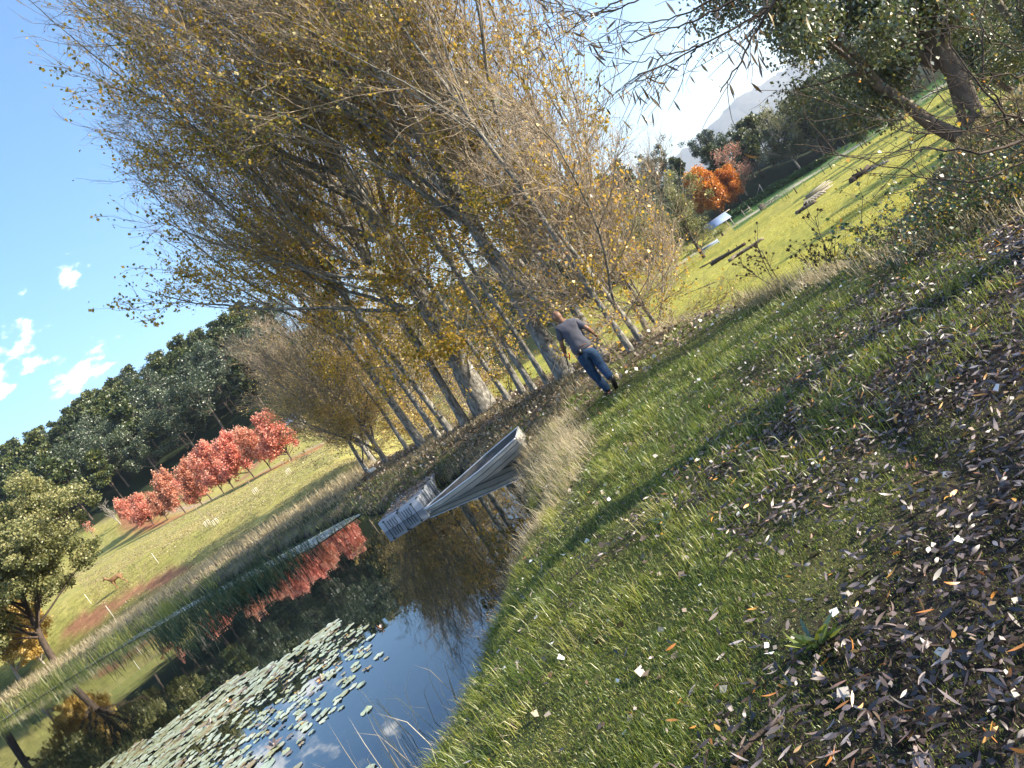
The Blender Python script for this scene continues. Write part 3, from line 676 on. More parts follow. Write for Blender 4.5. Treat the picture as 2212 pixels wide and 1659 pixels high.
# ------------------------------------------------------------------ near trees on the right
def at(px, py, Y):
    """point at distance Y along the view through a measured spot (2212 px wide photo)"""
    u = px - 1106; v = py - 829.5; X = u * _cr - v * _sr; D = u * _sr + v * _cr
    f = 1631 * math.cos(PITCH) - D * math.sin(PITCH); d = -(D * math.cos(PITCH) + 1631 * math.sin(PITCH))
    return np.array([X * Y / f, Y, CAMH + d * Y / f])
def polyl(pts, K):
    pts = np.array(pts, float); t = np.linspace(0, 1, len(pts)); q = np.linspace(0, 1, K)
    from_ = np.stack([np.interp(q, t, pts[:, k]) for k in range(3)], 1)
    for _ in range(2): from_[1:-1] = .25 * from_[:-2] + .5 * from_[1:-1] + .25 * from_[2:]
    return from_
def near_gum():
    g = np.random.default_rng(201); root = empty('gum_tree')
    X0, Y0 = 17.6, 25.0; z0 = hz(X0, Y0)
    limbs = [([(0, 0, -.5), (.15, 0, 1.5), (.5, .2, 4), (.9, .2, 8), (1.4, 0, 12), (1.8, 0, 16)], .42),
             ([(-.2, .2, -.4), (-.7, .2, .6), (-1.6, .3, 1.8), (-2.0, .3, 4), (-2.6, .5, 8), (-3, 0, 12)], .28),
             ([(.3, .4, 2.5), (-.6, .8, 5), (-1.2, 1.2, 9), (-1.6, 1.5, 14)], .20),
             ([(.6, .2, 3), (2.4, .4, 6), (4, .5, 10), (5.4, .2, 14)], .22),
             ([(-1.9, .3, 3.2), (-2.6, 0, 5), (-3.1, -.4, 6.4), (-3.5, -.6, 6.6)], .11),
             ([(.3, 0, 3), (1.8, -1, 4.2), (3, -1.4, 4.6), (4, -1.5, 4.4)], .10)]
    B = MB(); Ps = []; Rs = []
    for pts, r in limbs:
        P = polyl(pts, 9)[None]; R = (r * np.linspace(1, .25, 9))[None]; R[0, 0] *= 1.25
        P[0, 2:-1] += g.normal(size=(6, 3)) * .08
        V, F = tubes(P, R, 9); B.add(V, F); Ps.append(P); Rs.append(R)
    P = np.concatenate(Ps); R = np.concatenate(Rs)
    p, d, r, t, i = spawn(g, P, R, 60, .3, 1, .5, 1.1)
    L = g.uniform(1.1, 2.7, 60); P1, R1 = grow(g, p, d, L, np.minimum(r * .6, .07), 7, .12, .02, .3); V, F = tubes(P1, R1, 5); B.add(V, F)
    p, d, r, t, i = spawn(g, P1, R1, 420, .3, 1, .3, .9)
    P2, R2 = grow(g, p, d, g.uniform(.5, 1.4, 420), np.full(420, .018), 5, .15, -.05, .4); V, F = tubes(P2, R2, 3); B.add(V, F)
    obj('trunk', B.me('trunk', M['gum_bark'], True), root)
    k = np.repeat(np.arange(420), 170); dd = g.normal(size=(len(k), 3)) * np.array([.36, .36, .30])
    q = P2[k, g.integers(1, 5, len(k))] + dd
    q[:, 2] -= np.abs(g.normal(size=len(k))) * .18
    rn = np.clip(g.normal(.38, .2, len(k)) + np.repeat(g.normal(0, .10, 420), 170), 0, 1)
    V, F, rr = cards(g, q, g.uniform(.10, .19, len(k)), .6, rnd=rn, down=.8)
    obj('crown', mesh('crown', V, F, M['gumnear'], rnd=rr), root)
    root.location = (X0, Y0, z0)
    return tag(root, 'tall eucalypt with two leaning dark trunks at the top right of the picture', 'tree')
NG = near_gum()
for (x, y, rz, sc, lb) in [(29, 34, 2.0, .9, 'eucalypt behind the two leaning dark trunks, at the right picture edge'),
                           (33, 41, 3.9, .72, 'leafy eucalypt filling the gap under the tall one, above the field'),
                           (58, 66, .5, .75, 'dark eucalypt standing down by the clipped bushes')]:
    tag(dup(NG, (x, y, hz(x, y) - .1), rz, sc), lb, 'tree')
_g = np.random.default_rng(7); _c = [c for c in NG.children if c.name.startswith('crown')][0].data; _n = len(_c.vertices); _V = np.empty(_n * 3, np.float32); _c.vertices.foreach_get('co', _V)
_V = _V.reshape(-1, 4, 3)[_g.random(_n // 4) < .75]; thin = mesh('crown', _V.reshape(-1, 3), np.arange(len(_V) * 4).reshape(-1, 4), M['gumnear'], rnd=np.repeat(_g.random(len(_V)), 4))  # sparser crown so the added shade trees let flecks of sun through
for (x, y, rz, sc, lb) in SHADE:
    o = tag(dup(NG, (x, y, hz(x, y) - .1), rz, sc), lb, 'tree', 'unseen trees added for shade beyond the right picture edge')
    for c in o.children:
        if c.name.startswith('crown'): c.data = thin
hd = crown_tree('evergreen_tree', 203, 9, 5, .3, 'pine', 'dark_bark', 110, 130, 1.2, .3, z0=.08, up=.05, nl=30)
for k, (x, y, s, lb) in enumerate([(101, 182, 1.6, 'dark evergreen mass closing the far right corner of the field'), (114, 192, 1.7, 'dark evergreen behind the clipped round bushes'), (127, 200, 1.8, 'farthest dark evergreen on the right, behind the eucalypt trunks')]):
    place(hd, x, y, s, lb, 'tree', 'dark evergreens at the far right end of the field')

def lance(g, P, D, L, w, curl=.5, rnd=None):
    """long narrow curled leaves, 4 segments each"""
    n = len(P); D = unit(D); b = g.normal(size=(n, 3)); b = unit(b - D * (b * D).sum(1, keepdims=True)); c = np.cross(D, b)
    L = np.broadcast_to(L, (n,))[:, None]; w = np.broadcast_to(w, (n,))[:, None]; cu = (g.normal(size=n) * curl)[:, None]
    V = []
    for s, ww in ((0, .12), (.28, .8), (.58, 1), (.82, .6), (1, .05)):
        q = P + D * L * s + c * cu * L * s * s * .6
        V += [q + b * w * ww / 2 + c * w * .15 * ww, q - b * w * ww / 2 + c * w * .15 * ww]
    V = np.stack(V, 1); o = np.arange(n)[:, None] * 10
    F = np.concatenate([o + np.array([[2 * k, 2 * k + 2, 2 * k + 3, 2 * k + 1]]) for k in range(4)])
    r = g.random(n) if rnd is None else rnd
    return V.reshape(-1, 3), F, np.repeat(r, 10)
def willow():
    g = np.random.default_rng(205); X0, Y0 = 7.6, 4.2; root = empty('willow_tree', (0, 0, 0))
    z0 = hz(X0, Y0); B = MB(); T = MB()
    tr = polyl([(X0, Y0, z0 - .3), (X0 - .1, Y0 + .1, 3), (X0 - .4, Y0 + .4, 5.5), (X0 - .2, Y0 + .6, 8), (X0, Y0 + .4, 11)], 10)[None]
    R = (np.linspace(.30, .06, 10))[None]; V, F = tubes(tr, R, 10); B.add(V, F)
    p, d, r, t, i = spawn(g, tr, R, 16, .3, .95, .6, 1.1)
    P1, R1 = grow(g, p, d, g.uniform(2.2, 4.2, 16), np.minimum(r * .6, .09), 8, .12, .03, .25); V, F = tubes(P1, R1, 6); B.add(V, F)
    Y = 6.3
    J = at(1760, -130, 6.0)
    arms = [([(X0 - .3, Y0 + .4, 4.6), tuple(at(1900, -260, 5.6)), tuple(J), tuple(at(1677, 0, Y)), tuple(at(1624, 47, Y)), tuple(at(1509, 100, 6.5)), tuple(at(1451, 132, 6.6)), tuple(at(1376, 161, 6.7))], .034, .0045),
            ([tuple(J), tuple(at(1620, -50, 6.2)), tuple(at(1534, 2, 6.4)), tuple(at(1464, 37, 6.5)), tuple(at(1400, 49, 6.6)), tuple(at(1345, 47, 6.7))], .018, .004),
            ([tuple(at(1600, -10, 6.1)), tuple(at(1509, 45, 6.2)), tuple(at(1429, 65, 6.3)), tuple(at(1369, 92, 6.4)), tuple(at(1311, 92, 6.5))], .012, .003),
            ([tuple(J), tuple(at(1700, -30, 5.9)), tuple(at(1636, 60, 6)), tuple(at(1594, 145, 6)), tuple(at(1556, 199, 6))], .019, .005),
            ([tuple(at(1480, -60, 6.6)), tuple(at(1339, 0, 6.7)), tuple(at(1281, 36, 6.8)), tuple(at(1239, 32, 6.9)), tuple(at(1201, 0, 6.9))], .011, .003),
            ([tuple(at(1480, -60, 6.6)), tuple(at(1380, 2, 6.6)), tuple(at(1310, 26, 6.6)), tuple(at(1262, 27, 6.7)), tuple(at(1214, 2, 6.7))], .011, .003),
            ([tuple(at(1509, 100, 6.5)), tuple(at(1470, 112, 6.5)), tuple(at(1400, 130, 6.4)), tuple(at(1340, 140, 6.4)), tuple(at(1312, 143, 6.4))], .008, .003),
            ([tuple(at(1509, 100, 6.5)), tuple(at(1480, 137, 6.6)), tuple(at(1430, 160, 6.7)), tuple(at(1394, 168, 6.8))], .008, .003),
            ([tuple(at(1650, -30, 6)), tuple(at(1660, 10, 5.9)), tuple(at(1630, 40, 5.9)), tuple(at(1610, 12, 5.9)), tuple(at(1560, -10, 6))], .012, .004)]
    AP = []; AR = []
    for pts, r0, r1 in arms:
        P = polyl(pts, 22)[None]; P[0, 1:-1] += g.normal(size=(20, 3)) * .008; R = np.geomspace(r0, r1, 22)[None]
        V, F = tubes(P, R, 6); B.add(V, F); AP.append(P); AR.append(R)
    AP = np.concatenate(AP); AR = np.concatenate(AR)
    p, d, r, t, i = spawn(g, AP, AR, 90, .25, 1, .25, .8)
    d = unit(d + np.array([-.35, 0, -.25])); P2, R2 = grow(g, p, d, g.uniform(.25, .8, 90), np.full(90, .0035), 7, .12, -.02, .5); V, F = tubes(P2, R2, 4); T.add(V, F)
    p, d, r, t, i = spawn(g, P1, R1, 260, .2, 1, .3, .9)
    P3, R3 = grow(g, p, d, g.uniform(.6, 1.8, 260), np.full(260, .009), 6, .12, -.03, .4); V, F = tubes(P3, R3, 3); T.add(V, F)
    obj('trunk', B.me('trunk', M['dark_bark'], True), root); obj('twigs', T.me('twigs', M['dark_bark']), root)
    k = g.integers(0, 90, 210); k = np.concatenate([k]); q = P2[k, g.integers(2, 7, len(k))]
    D = g.normal(size=(len(k), 3)) * .35 + np.array([0, 0, -1])
    V1, F1, r1 = lance(g, q, D, g.uniform(.08, .15, len(k)), g.uniform(.013, .023, len(k)), .6)
    k = g.integers(0, 260, 7000); q = P3[k, g.integers(1, 6, 7000)] + g.normal(size=(7000, 3)) * .05
    V2, F2, r2 = lance(g, q, g.normal(size=(7000, 3)) * .5 + np.array([0, 0, -1]), g.uniform(.07, .12, 7000), .018, .5)
    obj('foliage', mesh('foliage', np.concatenate([V1, V2]), [F1, F2 + len(V1)], M['willow_leaf'], rnd=np.concatenate([r1, r2])), root)
    tag(root, 'willow whose bare twigs with hanging dry leaves reach in at the top edge', 'tree')
willow()

def bramble(name, seed, n, L, mat_l, leafn, lean=(0, 0), up=.5, r=.008, leafs=.05, wood='twig', droop=-.10, sub=4):
    g = np.random.default_rng(seed); root = empty(name)
    P0 = np.stack([g.normal(0, L * .22, n), g.normal(0, L * .22, n), np.full(n, -.05)], 1)
    th = g.uniform(0, 2 * PI, n); D = np.stack([np.cos(th) + lean[0], np.sin(th) + lean[1], g.uniform(.5, 1.6, n) * up * 2], 1)
    P, R = grow(g, P0, D, L * g.uniform(.6, 1.2, n), np.full(n, r), 9, .13, droop, .4)
    B = MB(); V, F = tubes(P, R, 5); B.add(V, F)
    p, d, rr, t, i = spawn(g, P, R, n * sub, .2, 1, .4, 1.1)
    P2, R2 = grow(g, p, d, L * g.uniform(.15, .45, n * sub), np.full(n * sub, r * .5), 5, .18, .0, .5); V, F = tubes(P2, R2, 4); B.add(V, F)
    p, d, rr, t, i = spawn(g, P2, R2, n * sub * 2, .2, 1, .4, 1.1)
    P3, R3 = grow(g, p, d, L * g.uniform(.06, .16, len(t)), np.full(len(t), r * .3), 4, .2, .0, .5); V, F = tubes(P3, R3, 3); B.add(V, F)
    V = np.concatenate(B.V); 
    obj('canes', B.me('canes', M[wood]), root)
    if leafn:
        k = g.integers(0, len(P2), leafn); q = P2[k, g.integers(1, 5, leafn)] + g.normal(size=(leafn, 3)) * .04
        q[:, 2] = np.abs(q[:, 2])
        V, F, q2 = cards(g, q, g.uniform(.6, 1.3, leafn) * leafs, .9, rnd=np.clip(g.beta(1.6, 2, leafn), 0, 1)); obj('leaves', mesh('leaves', V, F, M[mat_l], rnd=q2), root)
    return root
BR = [bramble('bramble_bush', 301, 60, 1.7, 'bramble_leaf', 4200, leafs=.055, droop=-.045, wood='dark_bark'), bramble('bramble_bush', 302, 60, 2.1, 'bramble_leaf', 2600, leafs=.06, droop=-.035, wood='dark_bark')]
for k, (x, y, v, s, lb) in enumerate([
        (4.95, 7.6, 0, .62, 'bramble with bright yellow and orange leaves at the right edge of the grass'),
        (5.6, 8.9, 1, .85, 'tall tangled bramble behind the yellow leaved one'),
        (5.25, 9.6, 0, .6, 'low green leaved bramble on the crest of the bank'),
        (6.3, 10.4, 0, 1.15, 'bramble mound on the outer slope above the field'),
        (5.9, 8.6, 1, 1.1, 'dense bramble at the far right picture edge'),
        (5.2, 11.8, 0, .45, 'small bramble beside the dry thistles'),
        (7.6, 11.8, 0, 1.3, 'bramble on the outer slope below the eucalypt')]):
    src = BR[v]; loc = (x, y, hz(x, y) - .05)
    if src.get('used') is None: src['used'] = 1; o = src; o.location = loc; o.rotation_euler = (0, 0, k * 1.1); o.scale = (s,) * 3
    else: o = dup(src, loc, k * 1.1, s)
    tag(o, lb, 'bush', 'brambles along the crest of the bank')
def barebush():
    g = np.random.default_rng(311); root = empty('bare_shrub')
    # stems enter from the right and reach left over the brambles
    arms = []
    for (pts, Y, r0) in [([(2330, 250), (2240, 300), (2110, 333), (1990, 318)], 6.2, .022), ([(2330, 210), (2212, 240), (2060, 300), (1900, 270), (1780, 215)], 6.6, .010),
                         ([(2330, 300), (2212, 352), (2080, 400), (1960, 370), (1840, 330), (1750, 322)], 6.8, .011), ([(2330, 120), (2212, 165), (2090, 170), (1990, 215)], 6.8, .012),
                         ([(2330, 60), (2212, 120), (2080, 60), (1960, 30)], 7.2, .012), ([(2330, 260), (2160, 255), (1980, 245), (1880, 262)], 7.0, .009),
                         ([(2330, 330), (2200, 270), (2110, 190), (2060, 90), (2040, -10)], 6.6, .014), ([(2330, 380), (2212, 310), (2140, 200), (2120, 80), (2130, -20)], 6.9, .016),
                         ([(2330, 200), (2250, 120), (2200, 20), (2190, -40)], 6.4, .018), ([(2300, 420), (2100, 440), (1990, 380), (1960, 300)], 7.4, .009), ([(2330, 350), (2180, 330), (2040, 210), (1930, 150)], 7.1, .009)]:
        P = polyl([(8.6, 5.6, 1.0 + .0 * r0)] + [tuple(at(a, b, Y + .15 * math.sin(a * .02))) for a, b in pts], 20)[None]
        P[0, 1:-1] += g.normal(size=(18, 3)) * .018; arms.append((P, np.geomspace(r0 * 1.3, r0 * .35, 20)[None]))
    P = np.concatenate([a for a, b in arms]); R = np.concatenate([b for a, b in arms]); B = MB()
    V, F = tubes(P, R, 6); B.add(V, F)
    p, d, r, t, i = spawn(g, P, R, 110, .25, 1, .4, 1.0)
    P1, R1 = grow(g, p, d, g.uniform(.25, 1.0, 110), np.full(110, .0045), 7, .14, .01, .5); V, F = tubes(P1, R1, 4); B.add(V, F)
    p, d, r, t, i = spawn(g, P1, R1, 260, .2, 1, .5, 1.1)
    P2, R2 = grow(g, p, d, g.uniform(.06, .3, 260), np.full(260, .0025), 4, .16, 0, .5); V, F = tubes(P2, R2, 3); B.add(V, F)
    obj('branches', B.me('branches', M['dark_bark'], True), root)
    q = P1[g.integers(0, 110, 160), g.integers(1, 7, 160)] + g.normal(size=(160, 3)) * .02
    V, F, rr = cards(g, q, g.uniform(.02, .045, 160), .8, rnd=g.uniform(.3, 1, 160)); obj('leaves', mesh('leaves', V, F, M['bramble_leaf'], rnd=rr), root)
    tag(root, 'leafless dark branched shrub reaching in from the right picture edge', 'bush')
barebush()
# dry thistles with dark round heads
def thistle(seed):
    g = np.random.default_rng(seed); root = empty('thistle')
    P, R = grow(g, np.zeros((3, 3)) + g.normal(size=(3, 3)) * .03, np.array([[.1, 0, 1], [-.25, .1, 1], [.3, .1, 1.]]), np.array([1.25, 1.0, .9]), np.full(3, .011), 10, .08, 0, .4)
    B = MB(); V, F = tubes(P, R, 5); B.add(V, F)
    p, d, r, t, i = spawn(g, P, R, 34, .3, 1, .4, 1.0); P1, R1 = grow(g, p, d, g.uniform(.15, .45, 34), np.full(34, .005), 5, .12, .05, .6); V, F = tubes(P1, R1, 4); B.add(V, F)
    obj('stem', B.me('stem', M['dark_bark']), root)
    c = np.concatenate([P1[:, -1], P1[::2, 2] + np.array([0, .02, .03])]); n = len(c); k = np.repeat(np.arange(n), 26)
    q = c[k] + unit(g.normal(size=(len(k), 3))) * .004
    V, F, rr = lance(g, q, g.normal(size=(len(k), 3)), .034, .012, .3); obj('seed_heads', mesh('seed_heads', V, F, M['dark_head'], rnd=rr), root)
    return root
M['dark_head'] = leafmat('dry_seed_heads', [(.03, .02, .015), (.10, .065, .04)], .1, .02)
th0 = thistle(320); th1 = thistle(321)
for k, (s_, x, y, rz, s, lb) in enumerate([(th0, 5.25, 12.0, 0, 1.0, 'tallest dry thistle with dark round heads on the crest'), (th1, 4.75, 12.9, 1, .85, 'dry thistle left of the tallest one against the field'),
                                           (0, 5.7, 11.2, 2.2, .9, 'dry thistle right of the tallest one beside the bramble'), (1, 4.9, 11.4, 3.1, .55, 'short dry thistle in front of the others')]):
    if s_ in (0, 1): o = dup((th0, th1)[s_], (x, y, hz(x, y)), rz, s)
    else: o = s_; o.location = (x, y, hz(x, y)); o.scale = (s,) * 3
    tag(o, lb, 'thistle', 'dry thistles on the crest of the bank')
# ------------------------------------------------------------------ grass
def polar(g, n, y0, y1, a0, a1, pw=0.):
    u = g.random(n)
    y = y0 * (y1 / y0) ** u if pw == 0 else (y0 ** pw + u * (y1 ** pw - y0 ** pw)) ** (1 / pw)
    return y * g.uniform(a0, a1, n), y
def stuff(name, label, cat, parts, mat):
    V = []; F = []; r = []; n = 0
    for v, f, q in parts:
        V.append(v); r.append(q)
        for ff in (f if isinstance(f, list) else [f]): F.append(ff + n)
        n += len(v)
    return tag(obj(name, mesh(name, np.concatenate(V), F, M[mat], rnd=np.concatenate(r))), label, cat, kind='stuff')
G = np.random.default_rng(400)
# lawn
n = 330000; x, y = polar(G, n, 1.35, 27, -.42, .85); p = sdist(x, y, POND); s = sdist(x, y, PLAT)
pat = vnoise(x * 1.1, y * 1.1, 21) + vnoise(x * 3.2, y * 3.2, 22) * .6 + .5; pat2 = vnoise(x * .5, y * .5, 23) + .5
mudw = litter_w(x, y)
litw = sm((y - 15) / 3.)
k = (p > .05) & (s < 1.0) & (G.random(n) > mudw * .72) & (G.random(n) > litw * .8)
x, y, p, pat, pat2 = x[k], y[k], p[k], pat[k], pat2[k]
pat = pat * (1 - .45 * mudw[k]); h = (.016 + .055 * np.clip(pat, 0, 1.3) ** 2.2) * (1 + .5 * np.exp(-p / 1.2)); P = np.stack([x, y, height(x, y) - .004], 1)
rn = np.clip(G.normal(.42, .2, len(x)) + (pat2 - .5) * .6 + .25 * np.exp(-p / .9), 0, 1)
stuff('lawn_grass', 'short green grass covering the bank', 'grass', [blades(G, P, h, .0019 + .0006 * y, 1.0, rnd=np.where(G.random(len(x)) < .10, G.uniform(.8, 1, len(x)), rn))], 'lawn')
# greener long tussocks and straw coloured clumps on the pond side of the bank
parts = []
cx, cy = polar(G, 1500, 2.2, 24, -.5, .34); p = sdist(cx, cy, POND); s = sdist(cx, cy, PLAT); k = (p > .05) & (p < 2.6) & (s < 0) & (G.random(1500) < np.exp(-p / 1.3)); cx, cy = cx[k], cy[k]
m = 55; X = np.repeat(cx, m) + G.normal(size=len(cx) * m) * .09; Y = np.repeat(cy, m) + G.normal(size=len(cx) * m) * .09
parts.append(blades(G, np.stack([X, Y, height(X, Y) - .02], 1), np.repeat(G.uniform(.08, .22, len(cx)), m), .0025 + .0006 * Y, 1.0, az=math.radians(200), azs=1.1, rnd=np.clip(np.repeat(G.uniform(.2, .9, len(cx)), m) + G.normal(0, .12, len(X)), 0, 1)))
cx, cy = polar(G, 420, 4, 19, .05, .62); s = sdist(cx, cy, PLAT); p = sdist(cx, cy, POND); k = (s < -.2) & (p > .5); cx, cy = cx[k], cy[k]
m = 70; X = np.repeat(cx, m) + G.normal(size=len(cx) * m) * .11; Y = np.repeat(cy, m) + G.normal(size=len(cx) * m) * .11
parts.append(blades(G, np.stack([X, Y, height(X, Y) - .02], 1), np.repeat(G.uniform(.06, .17, len(cx)), m), .0025 + .0006 * Y, .8, rnd=np.clip(np.repeat(G.uniform(.15, .75, len(cx)), m) + G.normal(0, .12, len(X)), 0, 1)))
stuff('tussock_grass', 'longer green tussocks along the pond side of the bank', 'grass', parts, 'lawn')
parts = []
def clumps(cx, cy, m, h, w, lean, spr, az=None, azs=.8, lo=.2):
    X = np.repeat(cx, m) + G.normal(size=len(cx) * m) * spr; Y = np.repeat(cy, m) + G.normal(size=len(cx) * m) * spr
    hh = np.repeat(h, m) if not np.isscalar(h) else h
    return blades(G, np.stack([X, Y, height(X, Y) - .03], 1), hh, w, lean, az=az, azs=azs, rnd=np.clip(np.repeat(G.uniform(lo, 1, len(cx)), m) + G.normal(0, .15, len(X)), 0, 1))
cx, cy = polar(G, 700, 2.5, 22, -.5, .2); p = sdist(cx, cy, POND); k = (p > -.05) & (p < .6) & (G.random(700) < .45); cx, cy = cx[k], cy[k]
parts.append(clumps(cx, cy, 70, G.uniform(.12, .34, len(cx)), .0045 + 0 * .1, 1.3, .10, az=math.radians(195), azs=.9))
bx = np.array([.05, .3, -.2, .2, .5, -.1, -.5, -.3, .15, .45, -.35, -.05, -.6, -.9, -.95, -1.0, -.8, -.6, .1, .35]); by = np.array([12.0, 12.5, 11.4, 11.0, 13.2, 13.6, 12.6, 10.6, 14.3, 14.6, 14.6, 9.9, 9.6, 9.1, 8.6, 13.5, 14.8, 15.6, 12.8, 11.8])
parts.append(clumps(bx, by, 150, G.uniform(.22, .55, len(bx)), .005, .95, .20, az=math.radians(175), azs=1.7, lo=.3))
stuff('bank_straw', 'straw coloured dry grass drooping over the pond edge', 'dry grass', parts, 'straw')
parts = []
cx, cy = polar(G, 900, 5, 24, .1, .8); s = sdist(cx, cy, PLAT); k = (s > -.3) & (s < 3.6) & (G.random(900) < .3 + .5 * (cy > 10)); cx, cy = cx[k], cy[k]
parts.append(clumps(cx, cy, 75, G.uniform(.10, .40, len(cx)), .008, .8, .16, lo=0))
stuff('crest_grass', 'brown dry grass on the crest between lawn and field', 'dry grass', parts, 'straw')
# dead grass on the outer slope at the right
n = 60000; x, y = polar(G, n, 7, 45, .35, .95); s = sdist(x, y, PLAT); k = (s > .8) & (s < 26); x, y = x[k], y[k]
stuff('slope_grass', 'brown grass on the slope below the brambles', 'dry grass', [blades(G, np.stack([x, y, height(x, y) - .02], 1), .22, .004 + .0012 * y, .8, rnd=np.clip(G.normal(.35, .25, len(x)), 0, 1))], 'straw')
# bank on the far side of the pond
n = 42000; t = G.random(n); x = -8 - 34 * t ** 1.15; y = 30 + G.uniform(-4, 24, n); p = sdist(x, y, POND); s = sdist(x, y, PLAT); k = (p > 1.2) & (s < 1.6); x, y, s = x[k], y[k], s[k]
stuff('far_bank_straw', 'tall pale dry grass along the top of the far bank', 'dry grass', [blades(G, np.stack([x, y, height(x, y) - .03], 1), .30 + .42 * np.exp(-(s / 1.1) ** 2), .022, .35, rnd=np.clip(G.normal(.62, .2, len(x)), 0, 1))], 'straw')
n = 46000; t = G.random(n); x = -2.5 - 40 * t ** 1.1; y = 20 + G.uniform(0, 32, n); p = sdist(x, y, POND); k = (p > -.1) & (p < 1.9); x, y, p = x[k], y[k], p[k]
stuff('far_bank_grass', 'dark green growth at the waterline of the far bank', 'grass', [blades(G, np.stack([x, y, height(x, y) - .03], 1), .28, .018, .8, rnd=np.clip(G.normal(.3, .25, len(x)) + .45 * (G.random(len(x)) < .2), 0, 1))], 'lawn')
n = 30000; x = G.uniform(-7, 1.5, n); y = G.uniform(15, 33, n); p = sdist(x, y, POND); s = sdist(x, y, PLAT); k = (p > 0) & (s < 0) & (vnoise(x * .8, y * .8, 31) > -.05); x, y = x[k], y[k]
stuff('bank_undergrowth', 'mixed green and brown growth on the leafy bank behind the raft', 'grass', [blades(G, np.stack([x, y, height(x, y) - .02], 1), .20, .012, .8, rnd=np.clip(G.normal(.35, .3, len(x)), 0, 1))], 'straw')
# pastures
n = 150000; x, y = polar(G, n, 45, 182, -.02, .78, pw=-.6); s = sdist(x, y, PLAT); c = vnoise(x * .7, y * .7, 41) + vnoise(x * .16, y * .3, 42); k = (s > 12) & (c > -.35); x, y = x[k], y[k]
stuff('field_grass', 'bright yellow green grass of the right field', 'grass', [blades(G, np.stack([x, y, height(x, y) - .02], 1), .07 + .50 * np.clip(c[k], 0, 1) ** 1.4, .03 + .0004 * y, .6, rnd=np.clip(G.normal(.5, .2, len(x)) + c[k] * .3, 0, 1))], 'fieldgrass')
n = 90000; x, y = polar(G, n, 38, 170, -.62, -.05, pw=-.5); s = sdist(x, y, PLAT); c = vnoise(x * .7, y * .7, 43) + vnoise(x * .2, y * .2, 44); k = (s > 2) & (c > -.3) & (sdist(x, y, np.array(DIRT, float)) > 0) & (y < 78 + (-x - 16) * 1.0); x, y = x[k], y[k]
stuff('pasture_grass', 'short straw green grass of the left pasture', 'grass', [blades(G, np.stack([x, y, height(x, y) - .02], 1), .10, .03 + .0004 * y, .8, rnd=np.clip(G.normal(.3, .15, len(x)), 0, 1))], 'straw')

# ------------------------------------------------------------------ fallen leaves
n = 75000; x = G.uniform(-2.2, 6, n); y = 1.2 + 13 * G.random(n) ** 1.35; p = sdist(x, y, POND); s = sdist(x, y, PLAT)
w = np.clip(litter_w(x, y) * (.75 + vnoise(x * 2, y * 2, 51)) + .035, 0, 1); k = (p > .3) & (s < .6) & (G.random(n) < w); x, y = x[k], y[k]; n = len(x)
P = np.stack([x, y, height(x, y) + G.uniform(.012, .06, n)], 1); D = G.normal(size=(n, 3)) * np.array([1, 1, .17])
rn = np.where(G.random(n) < .09, G.uniform(.84, .97, n), np.clip(G.beta(1.1, 2.1, n), 0, .84))
V, F, rr = lance(G, P, D, G.uniform(.025, .068, n), G.uniform(.007, .016, n), .65, rnd=rn)
stuff('willow_leaf_litter', 'curled grey and orange willow leaves strewn over the grass', 'leaf litter', [(V, F, rr)], 'litter')
n = 1300; x = G.uniform(-1.2, 4.4, n); y = G.uniform(1.3, 15, n); p = sdist(x, y, POND); s = sdist(x, y, PLAT); k = (p > .4) & (s < .3); x, y = x[k], y[k]; n = len(x)
big = cards(G, np.stack([x, y, height(x, y) + .02], 1), G.uniform(.025, .06, n), .9, flat=.7, rnd=np.where(G.random(n) < .12, 1., G.uniform(0, .85, n)))
n = 30000; x = G.uniform(-9, 4.4, n); y = 13 + 24 * G.random(n); p = sdist(x, y, POND); s = sdist(x, y, PLAT); w = sm((y - 13 + x * .4) / 4.) * np.clip(.75 + vnoise(x * .6, y * .6, 52) * 1.4, .1, 1); k = (p > .15) & (s < 3) & (G.random(n) < w); x, y = x[k], y[k]; n = len(x)
pl = cards(G, np.stack([x, y, height(x, y) + G.uniform(.005, .10, n)], 1), G.uniform(.05, .10, n), 1.0, flat=.6, rnd=np.clip(G.beta(1.2, 2.0, n), 0, 1))
stuff('poplar_leaf_litter', 'brown and white poplar leaves lying under the poplars', 'leaf litter', [big, pl], 'litter_poplar')
def gp(px, py, dz=.02):
    """ground point under a measured spot"""
    Y = np.geomspace(1.3, 260, 2500); a = at(px, py, 1.0); X = a[0] * Y; Z = CAMH + (a[2] - CAMH) * Y
    h = height(X, Y); i = int(np.argmax(h >= Z)); return (X[i], Y[i], h[i] + dz)
n = 60000; x = G.uniform(-2.2, 6, n); y = 1.2 + 13 * G.random(n) ** 1.35; p = sdist(x, y, POND); s = sdist(x, y, PLAT); k = (p > .3) & (s < .6) & (G.random(n) < litter_w(x, y) + .02); x, y = x[k], y[k]; n = len(x)
stuff('leaf_crumbs', 'dark broken leaf pieces matted between the fallen leaves', 'leaf litter', [cards(G, np.stack([x, y, height(x, y) + G.uniform(.004, .03, n)], 1), G.uniform(.01, .035, n), .8, flat=.6, rnd=G.beta(1, 3, n) * .8)], 'litter')
